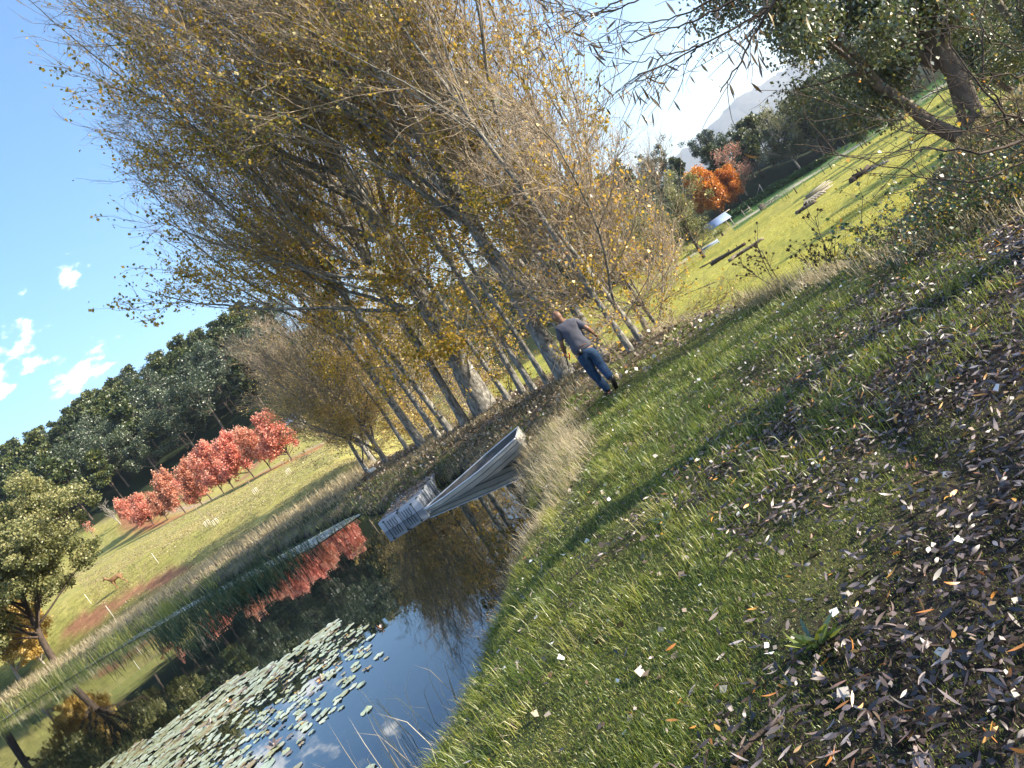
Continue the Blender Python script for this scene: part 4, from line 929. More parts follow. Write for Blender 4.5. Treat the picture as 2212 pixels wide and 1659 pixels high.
# broad green plantain in the foreground grass
def plantain(seed, n, L):
    g = np.random.default_rng(seed); th = g.uniform(0, 2 * PI, n); D = np.stack([np.cos(th), np.sin(th), g.uniform(.35, 1.3, n)], 1)
    V, F, r = lance(g, np.zeros((n, 3)) + g.normal(size=(n, 3)) * .012 * np.array([1, 1, 0]), D, L * g.uniform(.6, 1.2, n), L * .13, .5)
    return mesh('plantain', V, F, M['ivy'], rnd=r)
pm = plantain(401, 20, .15)
q = [(*gp(1770, 1395)[:2], 'green strap leaved weed among the fallen leaves near the bottom right'), (1.9, 4.1, 'small strap leaved weed in the shaded grass'), (.35, 5.0, 'strap leaved weed near the bright patch of grass')]
for k, (x, y, lb) in enumerate(q): tag(obj('plantain', pm, None, (x, y, hz(x, y) + .0), (0, 0, k * 1.7), (1, .7, .8)[k]), lb, 'weed')
# fallen sticks
def stick(name, pts, r, lb, cat='stick', mat='dark_bark'):
    b = MB(); b.tube(polyl(pts, 9), np.linspace(r, r * .5, 9), 6)
    return tag(b.build(name, M[mat], smooth=True), lb, cat)
stick('fallen_branch', [gp(1943, 548), gp(1975, 553), gp(2010, 552), gp(2046, 545)], .018, 'forked dead stick lying on the sunlit grass near the brambles')
stick('fallen_branch', [gp(1590, 1659), gp(1640, 1600), gp(1700, 1560)], .012, 'thin dark twig lying in the leaves at the bottom of the picture')

# ------------------------------------------------------------------ lily pads and rushes
def pads(g, n, near):
    th = np.linspace(.22, 2 * PI - .22, 13); c = np.stack([np.cos(th), np.sin(th)], 1)
    V = np.zeros((n, 14, 3)); s = g.uniform(.04, .085, n) * (1 if near else 1.6); el = g.uniform(.85, 1.1, n); a = g.uniform(0, 2 * PI, n)
    X = c[None, :, 0] * s[:, None] * el[:, None]; Y = c[None, :, 1] * s[:, None]
    V[:, 1:, 0] = X * np.cos(a)[:, None] - Y * np.sin(a)[:, None]; V[:, 1:, 1] = X * np.sin(a)[:, None] + Y * np.cos(a)[:, None]
    V[:, 1:, 2] = g.normal(0, .0025, (n, 13)) + .006 + (g.random((n, 13)) < .07) * g.uniform(0, .02, (n, 13)); V[:, 0, 2] = .004
    F = np.array([[0, k, k + 1] for k in range(1, 13)])
    return V, F
LP = [(-4.9, 13.3), (-3.9, 11.4), (-3.3, 9.6), (-2.95, 8.0), (-3.1, 6.6), (-4.2, 5.2), (-9, 7.6), (-13.5, 12.6), (-11.5, 14.6), (-9.6, 14.0), (-7.5, 14.2), (-6.2, 13.3)]
g = np.random.default_rng(410); c = []
LPa = np.array(LP)
while len(c) < 3000:
    x = g.uniform(-13.5, -2.8, 4000); y = g.uniform(5, 14.6, 4000); d = sdist(x, y, LPa)
    dens = np.clip(.25 + (-x * .5 + y * .62 - 7.2) * .22 + vnoise(x * .9, y * .9, 61) * .8, .04, 1); k = (d < vnoise(x, y, 62) * .5) & (g.random(4000) < dens)
    c += list(zip(x[k], y[k]))
c = np.array(c[:3000])
# thin out overlaps
keepi = []; cell = {}
for i, (x, y) in enumerate(c):
    key = (int(x / .16), int(y / .16)); ok = True
    for dx in (-1, 0, 1):
        for dy in (-1, 0, 1):
            for j in cell.get((key[0] + dx, key[1] + dy), ()):
                if (c[j][0] - x) ** 2 + (c[j][1] - y) ** 2 < .0062: ok = False
    if ok: keepi.append(i); cell.setdefault(key, []).append(i)
c = c[keepi]; 
az = np.abs(c[:, 0] / c[:, 1]); vis = (np.hypot(c[:, 0], c[:, 1]))
# the ones inside the picture come first
u_ = (c[:, 0] / c[:, 1]) * 1631; dn = CAMH * 1631 / c[:, 1] - 112; sx = u_ * _cr + dn * _sr; sy = -u_ * _sr + dn * _cr
ins = (np.abs(sx) < 1106) & (np.abs(sy) < 830)
order = np.argsort(vis + 50 * (~ins)); c = c[order]; print('lily pads', len(c), 'in view', int(ins.sum()))
V, F = pads(g, 12, True); pm = []
for k in range(12): pm.append(mesh('lily_pad', V[k], F, M['lily'], rnd=np.full(14, [.05, .2, .35, .5, .55, .6, .65, .7, .8, .9, .95, .15][k])))
for i, (x, y) in enumerate(c[:300]):
    o = obj('lily_pad', pm[g.integers(12)], None, (x, y, .003 + .006 * g.random()), (g.normal() * .02, g.normal() * .02, g.uniform(0, 6.28)))
    tag(o, 'round notched yellow green lily pad floating on the near part of the pond', 'lily pad', 'lily pads floating nearest the camera')
rest = c[300:]
n2 = 15000; t = g.random(n2); P0 = np.array([(-7.5, 27.2), (-10.6, 29.6), (-13.6, 32.0), (-21, 38.2), (-30, 42.2), (-36, 44.5)]); q = t * 5; i0 = np.minimum(q.astype(int), 4); f = (q - i0)[:, None]
fp = P0[i0] * (1 - f) + P0[i0 + 1] * f; off = .9 - (g.random(n2) ** 1.25) * (2.6 + 5.5 * np.clip(1 - np.abs(t - .38) / .35, 0, 1)); fp = fp + np.stack([off * -.62, off * .78], 1); k = sdist(fp[:, 0], fp[:, 1], POND) < -.1; fp = fp[k]
allp = np.concatenate([rest, fp]); V, F = pads(g, len(allp), False); V[:, :, 0] += allp[:, 0, None]; V[:, :, 1] += allp[:, 1, None]; V[:, :, 2] += g.uniform(.001, .01, len(allp))[:, None]
FF = (F[None] + 14 * np.arange(len(allp))[:, None, None]).reshape(-1, 3)
tag(obj('lily_pad_cover', mesh('lily_pad_cover', V.reshape(-1, 3), FF, M['lily'], rnd=np.repeat(g.random(len(allp)), 14))), 'carpet of lily pads lying along the far bank and behind the near pads', 'lily pads', kind='stuff')
# curled brown leaves standing out of the pads
def curled(name, x, y, s, lb, mat='litter'):
    V, F, r = lance(g, np.tile([[0, 0, .01]], (9, 1)) + g.normal(size=(9, 3)) * .01, g.normal(size=(9, 3)) + np.array([0, 0, .9]), .08, .035, .8, rnd=g.uniform(.2, .9, 9))
    tag(obj(name, mesh(name, V, F, M[mat], rnd=r), None, (x, y, .005), None, s), lb, 'leaf')
x0 = at(1055, 1488, 1.); 
def wp(px, py): a = at(px, py, 1.0); t = CAMH / (CAMH - a[2]); return a[0] * t, t
for (px, py, s, lb) in [(590, 1616, 1.3, 'large curled red brown leaf cluster on the open water'), (455, 1565, 1.1, 'curled brown leaf cluster among the dense lily pads'), (500, 1518, .9, 'small curled brown leaf among the farther lily pads'), (824, 1360, .9, 'dark curled leaf at the far tip of the lily pads'), (693, 1468, .8, 'dark curled leaf near the middle of the lily pads')]:
    x, y = wp(px, py); curled('curled_leaf', x, y, s, lb)
g = np.random.default_rng(420)
cx = np.concatenate([g.normal(-11.2, 1.6, 70), g.normal(-14.5, 1.8, 60), g.normal(-17, 2, 20)]); cy = np.concatenate([g.normal(25.4, 1.7, 70), g.normal(29.5, 2.0, 60), g.normal(32.5, 1.5, 20)])
m = 20; X = np.repeat(cx, m) + g.normal(size=len(cx) * m) * .30; Y = np.repeat(cy, m) + g.normal(size=len(cx) * m) * .30
stuff('rushes', 'dark green rushes standing in the pond before the far bank', 'rushes', [blades(g, np.stack([X, Y, np.full(len(X), -.03)], 1), g.uniform(.3, .85, len(X)), .020, .5, rnd=g.random(len(X)))], 'reed')
cx = np.linspace(-19, -37, 36) + g.normal(size=36) * .8; cy = 38.3 + (-cx - 19) * .36 + g.normal(size=36) * .7
m = 40; X = np.repeat(cx, m) + g.normal(size=len(cx) * m) * .35; Y = np.repeat(cy, m) + g.normal(size=len(cx) * m) * .3
stuff('bank_reeds', 'yellow green reeds along the far left waterline', 'reeds', [blades(g, np.stack([X, Y, np.full(len(X), -.02)], 1), g.uniform(.5, 1.2, len(X)), .03, .3, rnd=g.uniform(.4, 1, len(X)))], 'lawn')
n = 46; X = g.uniform(-2.9, -1.9, n); Y = g.uniform(5.2, 7.2, n); k = sdist(X, Y, POND) < .2; X, Y = X[k], Y[k]
stuff('pond_edge_stems', 'thin dry stems rising from the water at the near bank', 'dry grass', [blades(g, np.stack([X, Y, np.full(len(X), -.03)], 1), .75, .006, .35, rnd=g.random(len(X)))], 'straw')
# ------------------------------------------------------------------ raft and dinghy
M['plastic'] = surf('grey_float_plastic', [(.22, .24, .27), (.36, .39, .43)], 3, .55, .1)
M['groove'] = surf('dark_lines', [(.03, .035, .03), (.06, .06, .05)], 5, .9, 0)  # dark tone for the dock grooves, loops, pins and the hull seams
M['alum'] = surf('dull_aluminium', [(.36, .335, .285), (.50, .47, .41), (.58, .56, .50)], 2.2, .45, .06, metal=.3, stretch=(1, 1, 3), dist=.005)
M['alum_rim'] = surf('bright_aluminium', [(.5, .5, .5), (.62, .62, .62)], 6, .35, 0, metal=.6)
M['alum_in'] = surf('inner_hull', [(.05, .05, .05), (.14, .13, .12)], 3, .7, 0)
def rbox(mb, c, d, ch=.03):
    """box with chamfered edges, from a bmesh bevel"""
    import bmesh
    bm = bmesh.new(); bmesh.ops.create_cube(bm, size=1); bmesh.ops.scale(bm, vec=d, verts=bm.verts)
    bmesh.ops.bevel(bm, geom=list(bm.edges), offset=ch, segments=2, affect='EDGES', profile=.6); bmesh.ops.translate(bm, vec=c, verts=bm.verts)
    bm.verts.index_update(); mb.add([v.co[:] for v in bm.verts], [np.array([[v.index for v in f.verts]]) for f in bm.faces]); bm.free()
def raft():
    th = math.atan2(-.17, 1.25); root = empty('floating_dock', (-4.86, 19.18, 0), th)
    W_, L_ = 1.27, 2.75
    for i in range(2):
        for j in range(3):
            mb = MB(); w, l = W_ / 2, L_ / 3
            rbox(mb, (w * (i + .5), l * (j + .5), .03), (w - .012, l - .012, .54), .035)
            f = mb.build('float_block', M['plastic'], root, smooth=False)
            if j == 0:      # moulded loops and vertical grooves on the end face
                gb = MB()
                for gx in ((.17, .60) if i == 0 else (1.03,)): gb.box((gx, -.004, .05), (.014, .012, .46)); gb.box((gx, -.010, .255), (.05, .03, .03))
                gb.build('groove', M['groove'], f)
                for ux in ((.30, .44) if i == 0 else (.75, .89)):
                    u = MB(); u.tube([(ux - .035, -.006, .22), (ux - .035, -.006, .05), (ux - .02, -.006, .02), (ux + .02, -.006, .02), (ux + .035, -.006, .05), (ux + .035, -.006, .22)], .008, 5); u.build('moulded_loop', M['groove'], f)
            if i == 1:
                gb = MB()
                for k in range(4): gb.box((W_ + .001, l * j + l * (k + .5) / 4, .08), (.006, .012, .36))
                gb.build('groove', M['groove'], f)
    for i in range(3):
        for j in range(4):
            lug = MB(); lug.tube([(W_ / 2 * i + (.03 if i == 0 else -.03 if i == 2 else 0), L_ / 3 * j + (.04 if j == 0 else -.04 if j == 3 else 0), .29), (W_ / 2 * i + (.03 if i == 0 else -.03 if i == 2 else 0), L_ / 3 * j + (.04 if j == 0 else -.04 if j == 3 else 0), .318)], .035, 8); lug.build('connector_pin', M['groove'], root)
    tag(root, 'grey plastic floating dock moored at the leafy bank, its top covered in leaves', 'dock')
    g = np.random.default_rng(500); n = 1500; X = g.uniform(.03, W_ - .03, n); Y = g.uniform(.05, L_ - .05, n) ; k = g.random(n) < np.clip(.15 + Y * .9 - .5 * (X > .9), .05, 1); X, Y = X[k], Y[k]; n = len(X)
    c, s = math.cos(th), math.sin(th); P = np.stack([-4.86 + X * c - Y * s, 19.18 + X * s + Y * c, .303 + g.uniform(0, .03, n)], 1)
    V, F, r = cards(g, P, g.uniform(.04, .08, n), .9, flat=.8, rnd=np.clip(g.beta(1.5, 1.8, n), 0, 1)); tag(obj('dock_leaf_litter', mesh('dock_leaf_litter', V, F, M['litter_poplar'], rnd=r)), 'dry brown leaves covering the top of the floating dock', 'leaf litter', kind='stuff')
raft()
def boat():
    root = empty('dinghy', (0, 0, 0)); L_ = 2.95; n = 25; s = np.linspace(0, 1, n)
    b = .56 * np.clip(s / .62, 0, 1) ** .62; b = np.where(s > .62, .56 - .10 * ((s - .62) / .38) ** 2, b)
    gz = .50 + .10 * (1 - s) ** 2.2 + .02 * s; kz = .02 + .30 * np.clip(1 - s / .22, 0, 1) ** 2
    prof = [(0, 0), (.30, .045), (.56, .10), (.74, .19), (.86, .34), (.90, .36), (.94, .55), (.975, .57), (.985, .80), (1.0, .82), (1.0, 1.0)]   # lapped strakes
    def ring(sc=1.0, dz=0.):
        V = []
        for i in range(n):
            row = [(s[i] * L_ + (1 - pz) * .18 * (1 - s[i]) ** 3, b[i] * py * sc, kz[i] + (gz[i] - kz[i]) * pz + dz * (1 - pz)) for py, pz in prof]
            V.append([(x, -y, z) for x, y, z in row[::-1]] + row[1:])
        return np.array(V)
    V = ring(); m = V.shape[1]; i = np.arange(n - 1)[:, None] * m; j = np.arange(m - 1)[None]
    F = np.stack(np.broadcast_arrays(i + j, i + j + 1, i + m + j + 1, i + m + j), -1).reshape(-1, 4)
    h = MB(); h.add(V.reshape(-1, 3), F); hull = h.build('hull', M['alum'], root)
    h = MB(); h.add(ring(.965, .02).reshape(-1, 3), F[:, ::-1]); h.build('inner_hull', M['alum_in'], root)
    seam = MB()
    for q in (4, 6, 8):
        for sg in (-1, 1):
            P = np.array([(s[k] * L_ + (1 - prof[q][1]) * .18 * (1 - s[k]) ** 3, sg * (b[k] * prof[q][0] + .004), kz[k] + (gz[k] - kz[k]) * prof[q][1] - .004) for k in range(0, n)]); seam.tube(P, .006, 4)
    seam.build('strake_seams', M['groove'], root)
    rim = MB()
    for sg in (-1, 1):
        rim.tube(np.stack([s * L_, sg * (b + .008), gz + .006], 1), .022, 6)
    rim.tube([(L_, -b[-1], gz[-1]), (L_, b[-1], gz[-1])], .022, 6); rim.build('gunwale', M['alum_rim'], root)
    tb = MB(); T = V[-1]; T2 = T + np.array([-.035, 0, 0]); tb.add(np.concatenate([T, T2]), [np.arange(m)[None], (np.arange(m)[::-1] + m)[None]]); tb.build('transom', M['alum'], root)
    kn = MB(); kn.tube(np.stack([s * L_ + .18 * (1 - s) ** 3 , 0 * s, kz - .015], 1), .018, 5)
    for sg in (-.16, .16): kn.beam((1.5, sg, .035), (L_ - .02, sg, .05), .025, .02)
    kn.build('keel', M['alum_rim'], root)
    for x in (.95, 1.75, 2.6): q = MB(); q.box((x, 0, .36), (.24, 2 * float(np.interp(x / L_, s, b)) * .93, .03)); q.build('seat', M['alum_in' if x > 1 else 'alum'], root)
    for k, y in enumerate((-.30, .30)): q = MB(); q.beam((L_ - .03, y, .12), (L_ - .03, y * .6, .46), .03, .03); q.build('transom_brace', M['alum_rim'], root)
    bow = np.array((-3.40, 17.85, .11)); st = np.array((-.72, 17.3, .48)); d = st - bow; yaw = math.atan2(d[1], d[0]); pitch = math.atan2(d[2], np.hypot(d[0], d[1]))
    Mr = Matrix.Rotation(yaw, 4, 'Z') @ Matrix.Rotation(-pitch - .015, 4, 'Y') @ Matrix.Rotation(math.radians(4), 4, 'X')
    root.matrix_world = Matrix.Translation(bow) @ Mr @ Matrix.Translation((0, 0, -.60))
    tag(root, 'open aluminium dinghy with lapped sides, bow against the dock and stern on the bank', 'boat')
boat()

# ------------------------------------------------------------------ bodies grown from joints
def skin(nodes, edges, sub=2, root=0):
    """nodes: (x,y,z,r[,r2]); returns vertices and faces of one continuous surface"""
    me = bpy.data.meshes.new('tmp'); me.from_pydata([q[:3] for q in nodes], edges, []); o = bpy.data.objects.new('tmp', me); COL.objects.link(o)
    md = o.modifiers.new('s', 'SKIN'); md.use_smooth_shade = True
    for k, q in enumerate(nodes):
        v = me.skin_vertices[0].data[k]; v.radius = (q[3], q[4] if len(q) > 4 else q[3]); v.use_root = (k == root)
    o.modifiers.new('d', 'SUBSURF').levels = sub
    dg = bpy.context.evaluated_depsgraph_get(); dg.update(); ev = o.evaluated_get(dg); m2 = ev.to_mesh()
    V = np.array([v.co[:] for v in m2.vertices]); F = [tuple(p.vertices) for p in m2.polygons]; ev.to_mesh_clear()
    bpy.data.objects.remove(o); bpy.data.meshes.remove(me); return V, F
def fadd(mb, V, F):
    by = {}
    for f in F: by.setdefault(len(f), []).append(f)
    mb.add(V, [np.array(x) for x in by.values()])
def flat(name, c, ro=.8, bump=.15, sc=30, var=.75): return surf(name, [tuple(x * var for x in c), c], sc, ro, bump, dist=.003)
M['skin'] = flat('brown_skin', (.20, .105, .065), .45, .05, 20, .85); M['shirt'] = flat('grey_blue_cotton', (.075, .076, .095), .9, .4, 7, .8)
M['jeans'] = flat('blue_denim', (.02, .05, .105), .9, .4, 8, .5); M['leather'] = flat('brown_leather', (.13, .055, .03), .6, .2); M['black'] = flat('black_plastic', (.012, .012, .014), .4, 0)
M['red'] = flat('red_plastic', (.5, .03, .02), .5, 0)
def hand(mb, wrist, d, pn, thumb, curl=.6, s=1.0):
    """palm and five fingers; d along the hand, pn palm normal (curl direction), thumb side direction"""
    w = np.array(wrist, float); d = unit(np.array(d, float)); pn = np.array(pn, float); pn = unit(pn - d * (pn @ d)); t = np.cross(d, pn); t = t * (1 if t @ np.array(thumb) > 0 else -1)
    N_ = [(*w, .026, .022), (*(w + d * .045 * s), .036, .017), (*(w + d * .085 * s), .036, .014)]; V, F = skin(N_, [(0, 1), (1, 2)], 1); fadd(mb, V, F)
    for k, (o, ln, r) in enumerate([(.026, .070, .0085), (.009, .080, .009), (-.009, .074, .0085), (-.026, .058, .0075)]):
        P = [w + d * .075 * s + t * o]; a = curl * .35
        for q in range(3):
            dirn = d * math.cos(a) + pn * math.sin(a); P.append(P[-1] + dirn * ln * s * (.45, .32, .23)[q]); a += curl * (.9 + .1 * k)
        V, F = skin([(*p, r * (1, .95, .88, .7)[i]) for i, p in enumerate(P)], [(0, 1), (1, 2), (2, 3)], 1); fadd(mb, V, F)
    P = [w + d * .025 * s + t * .018, w + d * .05 * s + t * .045 + pn * .008, w + d * .078 * s + t * .052 + pn * .022, w + d * .098 * s + t * .046 + pn * .034]
    V, F = skin([(*p, (.013, .011, .0095, .008)[i]) for i, p in enumerate(P)], [(0, 1), (1, 2), (2, 3)], 1); fadd(mb, V, F)
def person():
    O = np.array((1.43, 13.6, .57)); root = empty('person', tuple(O))
    J = dict(pel=(1.42, 13.60, 1.50), waist=(1.415, 13.62, 1.66), chest=(1.425, 13.68, 1.90), up=(1.43, 13.72, 2.03), nb=(1.405, 13.75, 2.10), neck=(1.385, 13.775, 2.15),
             shL=(1.262, 13.72, 2.045), elL=(1.155, 13.73, 1.80), wrL=(1.115, 13.86, 1.62), shR=(1.590, 13.68, 2.005), elR=(1.685, 13.56, 1.785), wrR=(1.735, 13.62, 1.635),
             hpL=(1.335, 13.60, 1.44), knL=(1.335, 13.68, 1.06), anL=(1.385, 13.66, .66), hpR=(1.505, 13.59, 1.43), knR=(1.525, 13.60, 1.08), anR=(1.515, 13.30, .84))
    j = lambda k: np.array(J[k]) - O
    mb = MB()
    nodes = [(*j('pel'), .135, .10), (*j('waist'), .125, .09), (*j('chest'), .155, .10), (*j('up'), .12, .085), (*j('nb'), .062, .062), (*j('neck'), .054, .056),
             (*j('shL'), .066), (*j('elL'), .045), (*j('wrL'), .028), (*j('shR'), .066), (*j('elR'), .045), (*j('wrR'), .028),
             (*j('hpL'), .095), (*j('knL'), .058), (*j('anL'), .040), (*j('hpR'), .095), (*j('knR'), .058), (*j('anR'), .040),
             (*(j('elL') * .55 + j('shL') * .45), .052), (*(j('elR') * .55 + j('shR') * .45), .052), (*(j('knL') * .45 + j('anL') * .55 + np.array((0, -.02, 0))), .055), (*(j('knR') * .45 + j('anR') * .55), .055)]
    V, F = skin(nodes, [(0, 1), (1, 2), (2, 3), (3, 4), (4, 5), (3, 6), (6, 18), (18, 7), (7, 8), (3, 9), (9, 19), (19, 10), (10, 11), (0, 12), (12, 13), (13, 20), (20, 14), (0, 15), (15, 16), (16, 21), (21, 17)], 2); fadd(mb, V, F)
    # head: looks down and to the left
    hc = np.array((1.365, 13.80, 2.262)) - O; f = unit(np.array((-.62, .70, -.42))); up = unit(np.array((-.12, .28, 1)) - f * (np.array((-.12, .28, 1)) @ f)); sd_ = np.cross(f, up)
    nu, nv = 28, 20; HV = []
    for b_ in range(nv + 1):
        ph = PI * b_ / nv
        for a_ in range(nu):
            th = 2 * PI * a_ / nu; x, y, z = math.sin(ph) * math.cos(th), math.sin(ph) * math.sin(th), math.cos(ph)   # x forward
            X, Y, Z = x * .098, y * .077, z * .112
            if z < 0: Y *= 1 - .30 * (-z) ** 1.3 * (x > -.2); X = X * (1 - .12 * (-z)) + .018 * (-z) * max(x, 0)
            if x > .75 and -.35 < z < .15: X += .030 * max(0, 1 - abs(y) / .22) * (1 - abs(z + .12) / .28 if abs(z + .12) < .28 else 0)   # nose
            if x > .5 and .05 < z < .3 and .15 < abs(y) < .6: X -= .007                                                                # eye sockets
            if x > .7 and -.55 < z < -.40: X -= .004                                                                                   # mouth
            HV.append(hc + f * X + sd_ * Y + up * Z)
    Fh = [(b_ * nu + a_, b_ * nu + (a_ + 1) % nu, (b_ + 1) * nu + (a_ + 1) % nu, (b_ + 1) * nu + a_) for b_ in range(nv) for a_ in range(nu)]
    mb.add(np.array(HV), np.array(Fh)); mb.tube([j('neck') - np.array((0, 0, .03)), j('neck') * .5 + (hc - up * .07 - f * .02) * .5, hc - up * .04 - f * .015], [.056, .056, .058], 14, caps=False)
    for sg in (-1, 1):   # ears
        e = hc + sd_ * sg * .076 - f * .004; Pq = [e + up * .030 - f * .002, e + up * .022 - f * .022 + sd_ * sg * .012, e - f * .024 + sd_ * sg * .014, e - up * .022 - f * .012 + sd_ * sg * .008, e - up * .030 + f * .002]
        mb.tube(Pq, [.006, .008, .008, .007, .005], 7); mb.tube([e + up * .02, e - up * .02], [.010, .008], 7)
    hand(mb, j('wrL'), (-.1, .35, -1), (.8, .5, 0), (0, 1, 0), 1.25); hand(mb, j('wrR'), (.35, .35, -.9), (-.6, .5, -.1), (-.3, 1, 0), .75)
    mb.build('body', M['skin'], root, smooth=True)
    # glasses
    gl = MB()
    for sg in (-1, 1):
        c = hc + f * .098 + sd_ * sg * .034 + up * .012; gl.tube([c + sd_ * .026 * math.cos(a) + up * .019 * math.sin(a) for a in np.linspace(0, 2 * PI, 13)], .002, 5, caps=False)
        gl.tube([c + sd_ * sg * .026, hc + f * .08 + sd_ * sg * .074 + up * .014, hc + sd_ * sg * .082 + up * .018], .0022, 5)
    gl.tube([hc + f * .10 - sd_ * .008 + up * .016, hc + f * .10 + sd_ * .008 + up * .016], .002, 5); gl.build('glasses', M['black'], root)
    # shirt
    sl = lambda a, b, t: j(a) * (1 - t) + j(b) * t
    nodes = [(*(j('waist') - np.array((0, 0, .225))), .215, .172), (*(j('waist') - np.array((0, 0, .02))), .19, .150), (*(j('waist') * .5 + j('chest') * .5), .19, .142), (*j('chest'), .205, .142), (*j('up'), .142, .105), (*(j('nb') - np.array((0, 0, .012))), .074, .074),
             (*j('shL'), .083), (*sl('shL', 'elL', .5), .072), (*sl('shL', 'elL', .80), .066), (*j('shR'), .083), (*sl('shR', 'elR', .5), .072), (*sl('shR', 'elR', .80), .066)]
    V, F = skin(nodes, [(0, 1), (1, 2), (2, 3), (3, 4), (4, 5), (4, 6), (6, 7), (7, 8), (4, 9), (9, 10), (10, 11)], 3)
    V = V + (vnoise(V[:, 0] * 16 + V[:, 2] * 9, V[:, 2] * 10 - V[:, 0] * 5 + 30, 9) * .022)[:, None] * unit(V - np.array([0, 0.05, 1.1]))
    s_ = MB(); fadd(s_, V, F); s_.build('shirt', M['shirt'], root, smooth=True)
    nodes = [(*(j('pel') + np.array((0, 0, .10))), .185, .148), (*(j('pel') - np.array((0, 0, .03))), .185, .160), (*j('hpL'), .128), (*sl('hpL', 'knL', .5), .112), (*j('knL'), .094), (*sl('knL', 'anL', .5), .086), (*sl('knL', 'anL', 1.12), .082),
             (*j('hpR'), .128), (*sl('hpR', 'knR', .5), .112), (*j('knR'), .094), (*sl('knR', 'anR', .5), .086), (*sl('knR', 'anR', 1.08), .080)]
    V, F = skin(nodes, [(0, 1), (1, 2), (2, 3), (3, 4), (4, 5), (5, 6), (1, 7), (7, 8), (8, 9), (9, 10), (10, 11)], 3, 1)
    V = V + (vnoise(V[:, 2] * 18 + 20, V[:, 0] * 14 + 30, 10) * .013)[:, None] * np.sign(V - V.mean(0)) * np.array([1, 1, 0])
    s_ = MB(); fadd(s_, V, F); jn = s_.build('jeans', M['jeans'], root, smooth=True)
    p_ = MB(); p_.beam(np.array((1.325, 13.478, 1.465)) - O, np.array((1.325, 13.474, 1.565)) - O, .075, .014); p_.build('back_pocket_phone', M['black'], jn)
    b_ = MB(); c = j('pel') + np.array((0, 0, .095)); b_.tube([c + np.array((.150 * math.cos(a), .118 * math.sin(a), .018 * math.cos(a) * -1)) for a in np.linspace(0, 2 * PI, 25)], .010, 6, caps=False); b_.build('belt', M['leather'], root)
    for side, an, toe in (('L', j('anL'), np.array((-.05, .20, -.0))), ('R', j('anR'), np.array((-.03, .085, -.19)))):
        hd_ = unit(toe); bk = an - hd_ * .05 - np.array((0, 0, .05 if side == 'L' else .01)) + (0 if side == 'L' else np.array((0, -.035, -.01)))
        V, F = skin([(*(an + np.array((0, 0, .0))), .046), (*bk, .042), (*(bk + hd_ * .10), .046, .036), (*(bk + hd_ * .19), .048, .028), (*(bk + hd_ * .235), .035, .020)], [(0, 1), (1, 2), (2, 3), (3, 4)], 2, 1); s_ = MB(); fadd(s_, V, F); sh = s_.build('shoe', M['leather'], root, smooth=True)
        so = MB(); nrm = unit(np.cross(np.cross(hd_, (0, 0, 1)), hd_)) * -.034
        so.beam(bk - hd_ * .035 + nrm, bk + hd_ * .25 + nrm, .082, .016); so.build('sole', M['black'], sh)
    tag(root, 'bald man in grey t-shirt and blue jeans walking away, looking down to the left', 'person')
    # what he carries in the left hand
    t = MB(); h = np.array(J['wrL']) + np.array((-.005, .05, -.085)); d = unit(np.array((-.35, .15, -.75))); t.tube([h - d * .22, h - d * .05, h + d * .15], [.012, .015, .011], 8); t2 = MB(); t2.tube([h - d * .06 + np.array((.05, 0, 0)), h + np.array((.07, 0, .01)), h + d * .07 + np.array((.05, 0, 0))], .012, 7)
    rt = empty('hand_tool'); t.build('handle', M['black'], rt); t2.build('grip', M['red'], rt); tag(rt, 'black and red hand tool held in the left hand of the walking man', 'tool')
person()

# ------------------------------------------------------------------ animals
def goose():
    x, y, z = gp(812, 1022, 0); root = empty('goose', (x, y - .2, hz(x, y - .2)), 0)
    V, F = skin([(.28, 0, .36, .05), (.16, 0, .34, .12), (0, 0, .33, .15), (-.14, 0, .35, .11), (-.22, 0, .45, .05), (-.25, 0, .58, .032), (-.29, 0, .70, .030), (-.36, 0, .73, .038), (-.41, 0, .72, .02)], [(k, k + 1) for k in range(8)], 2, 2)
    m = flat('white_feathers', (.82, .80, .74), .8, .2); s_ = MB(); fadd(s_, V, F); s_.build('body', m, root, smooth=True)
    o = flat('orange_beak', (.6, .22, .03), .5, 0); b_ = MB(); b_.tube([(-.41, 0, .72), (-.48, 0, .70)], [.018, .008], 6); b_.build('beak', o, root)
    for yy in (-.06, .06): b_ = MB(); b_.tube([(.02, yy, .24), (.02, yy, .02), (-.07, yy, .01)], [.014, .012, .02], 6); b_.build('leg', o, root)
    root.scale = (.62,) * 3; tag(root, 'white goose with raised neck on the sunlit grass beyond the bank', 'goose')
goose()
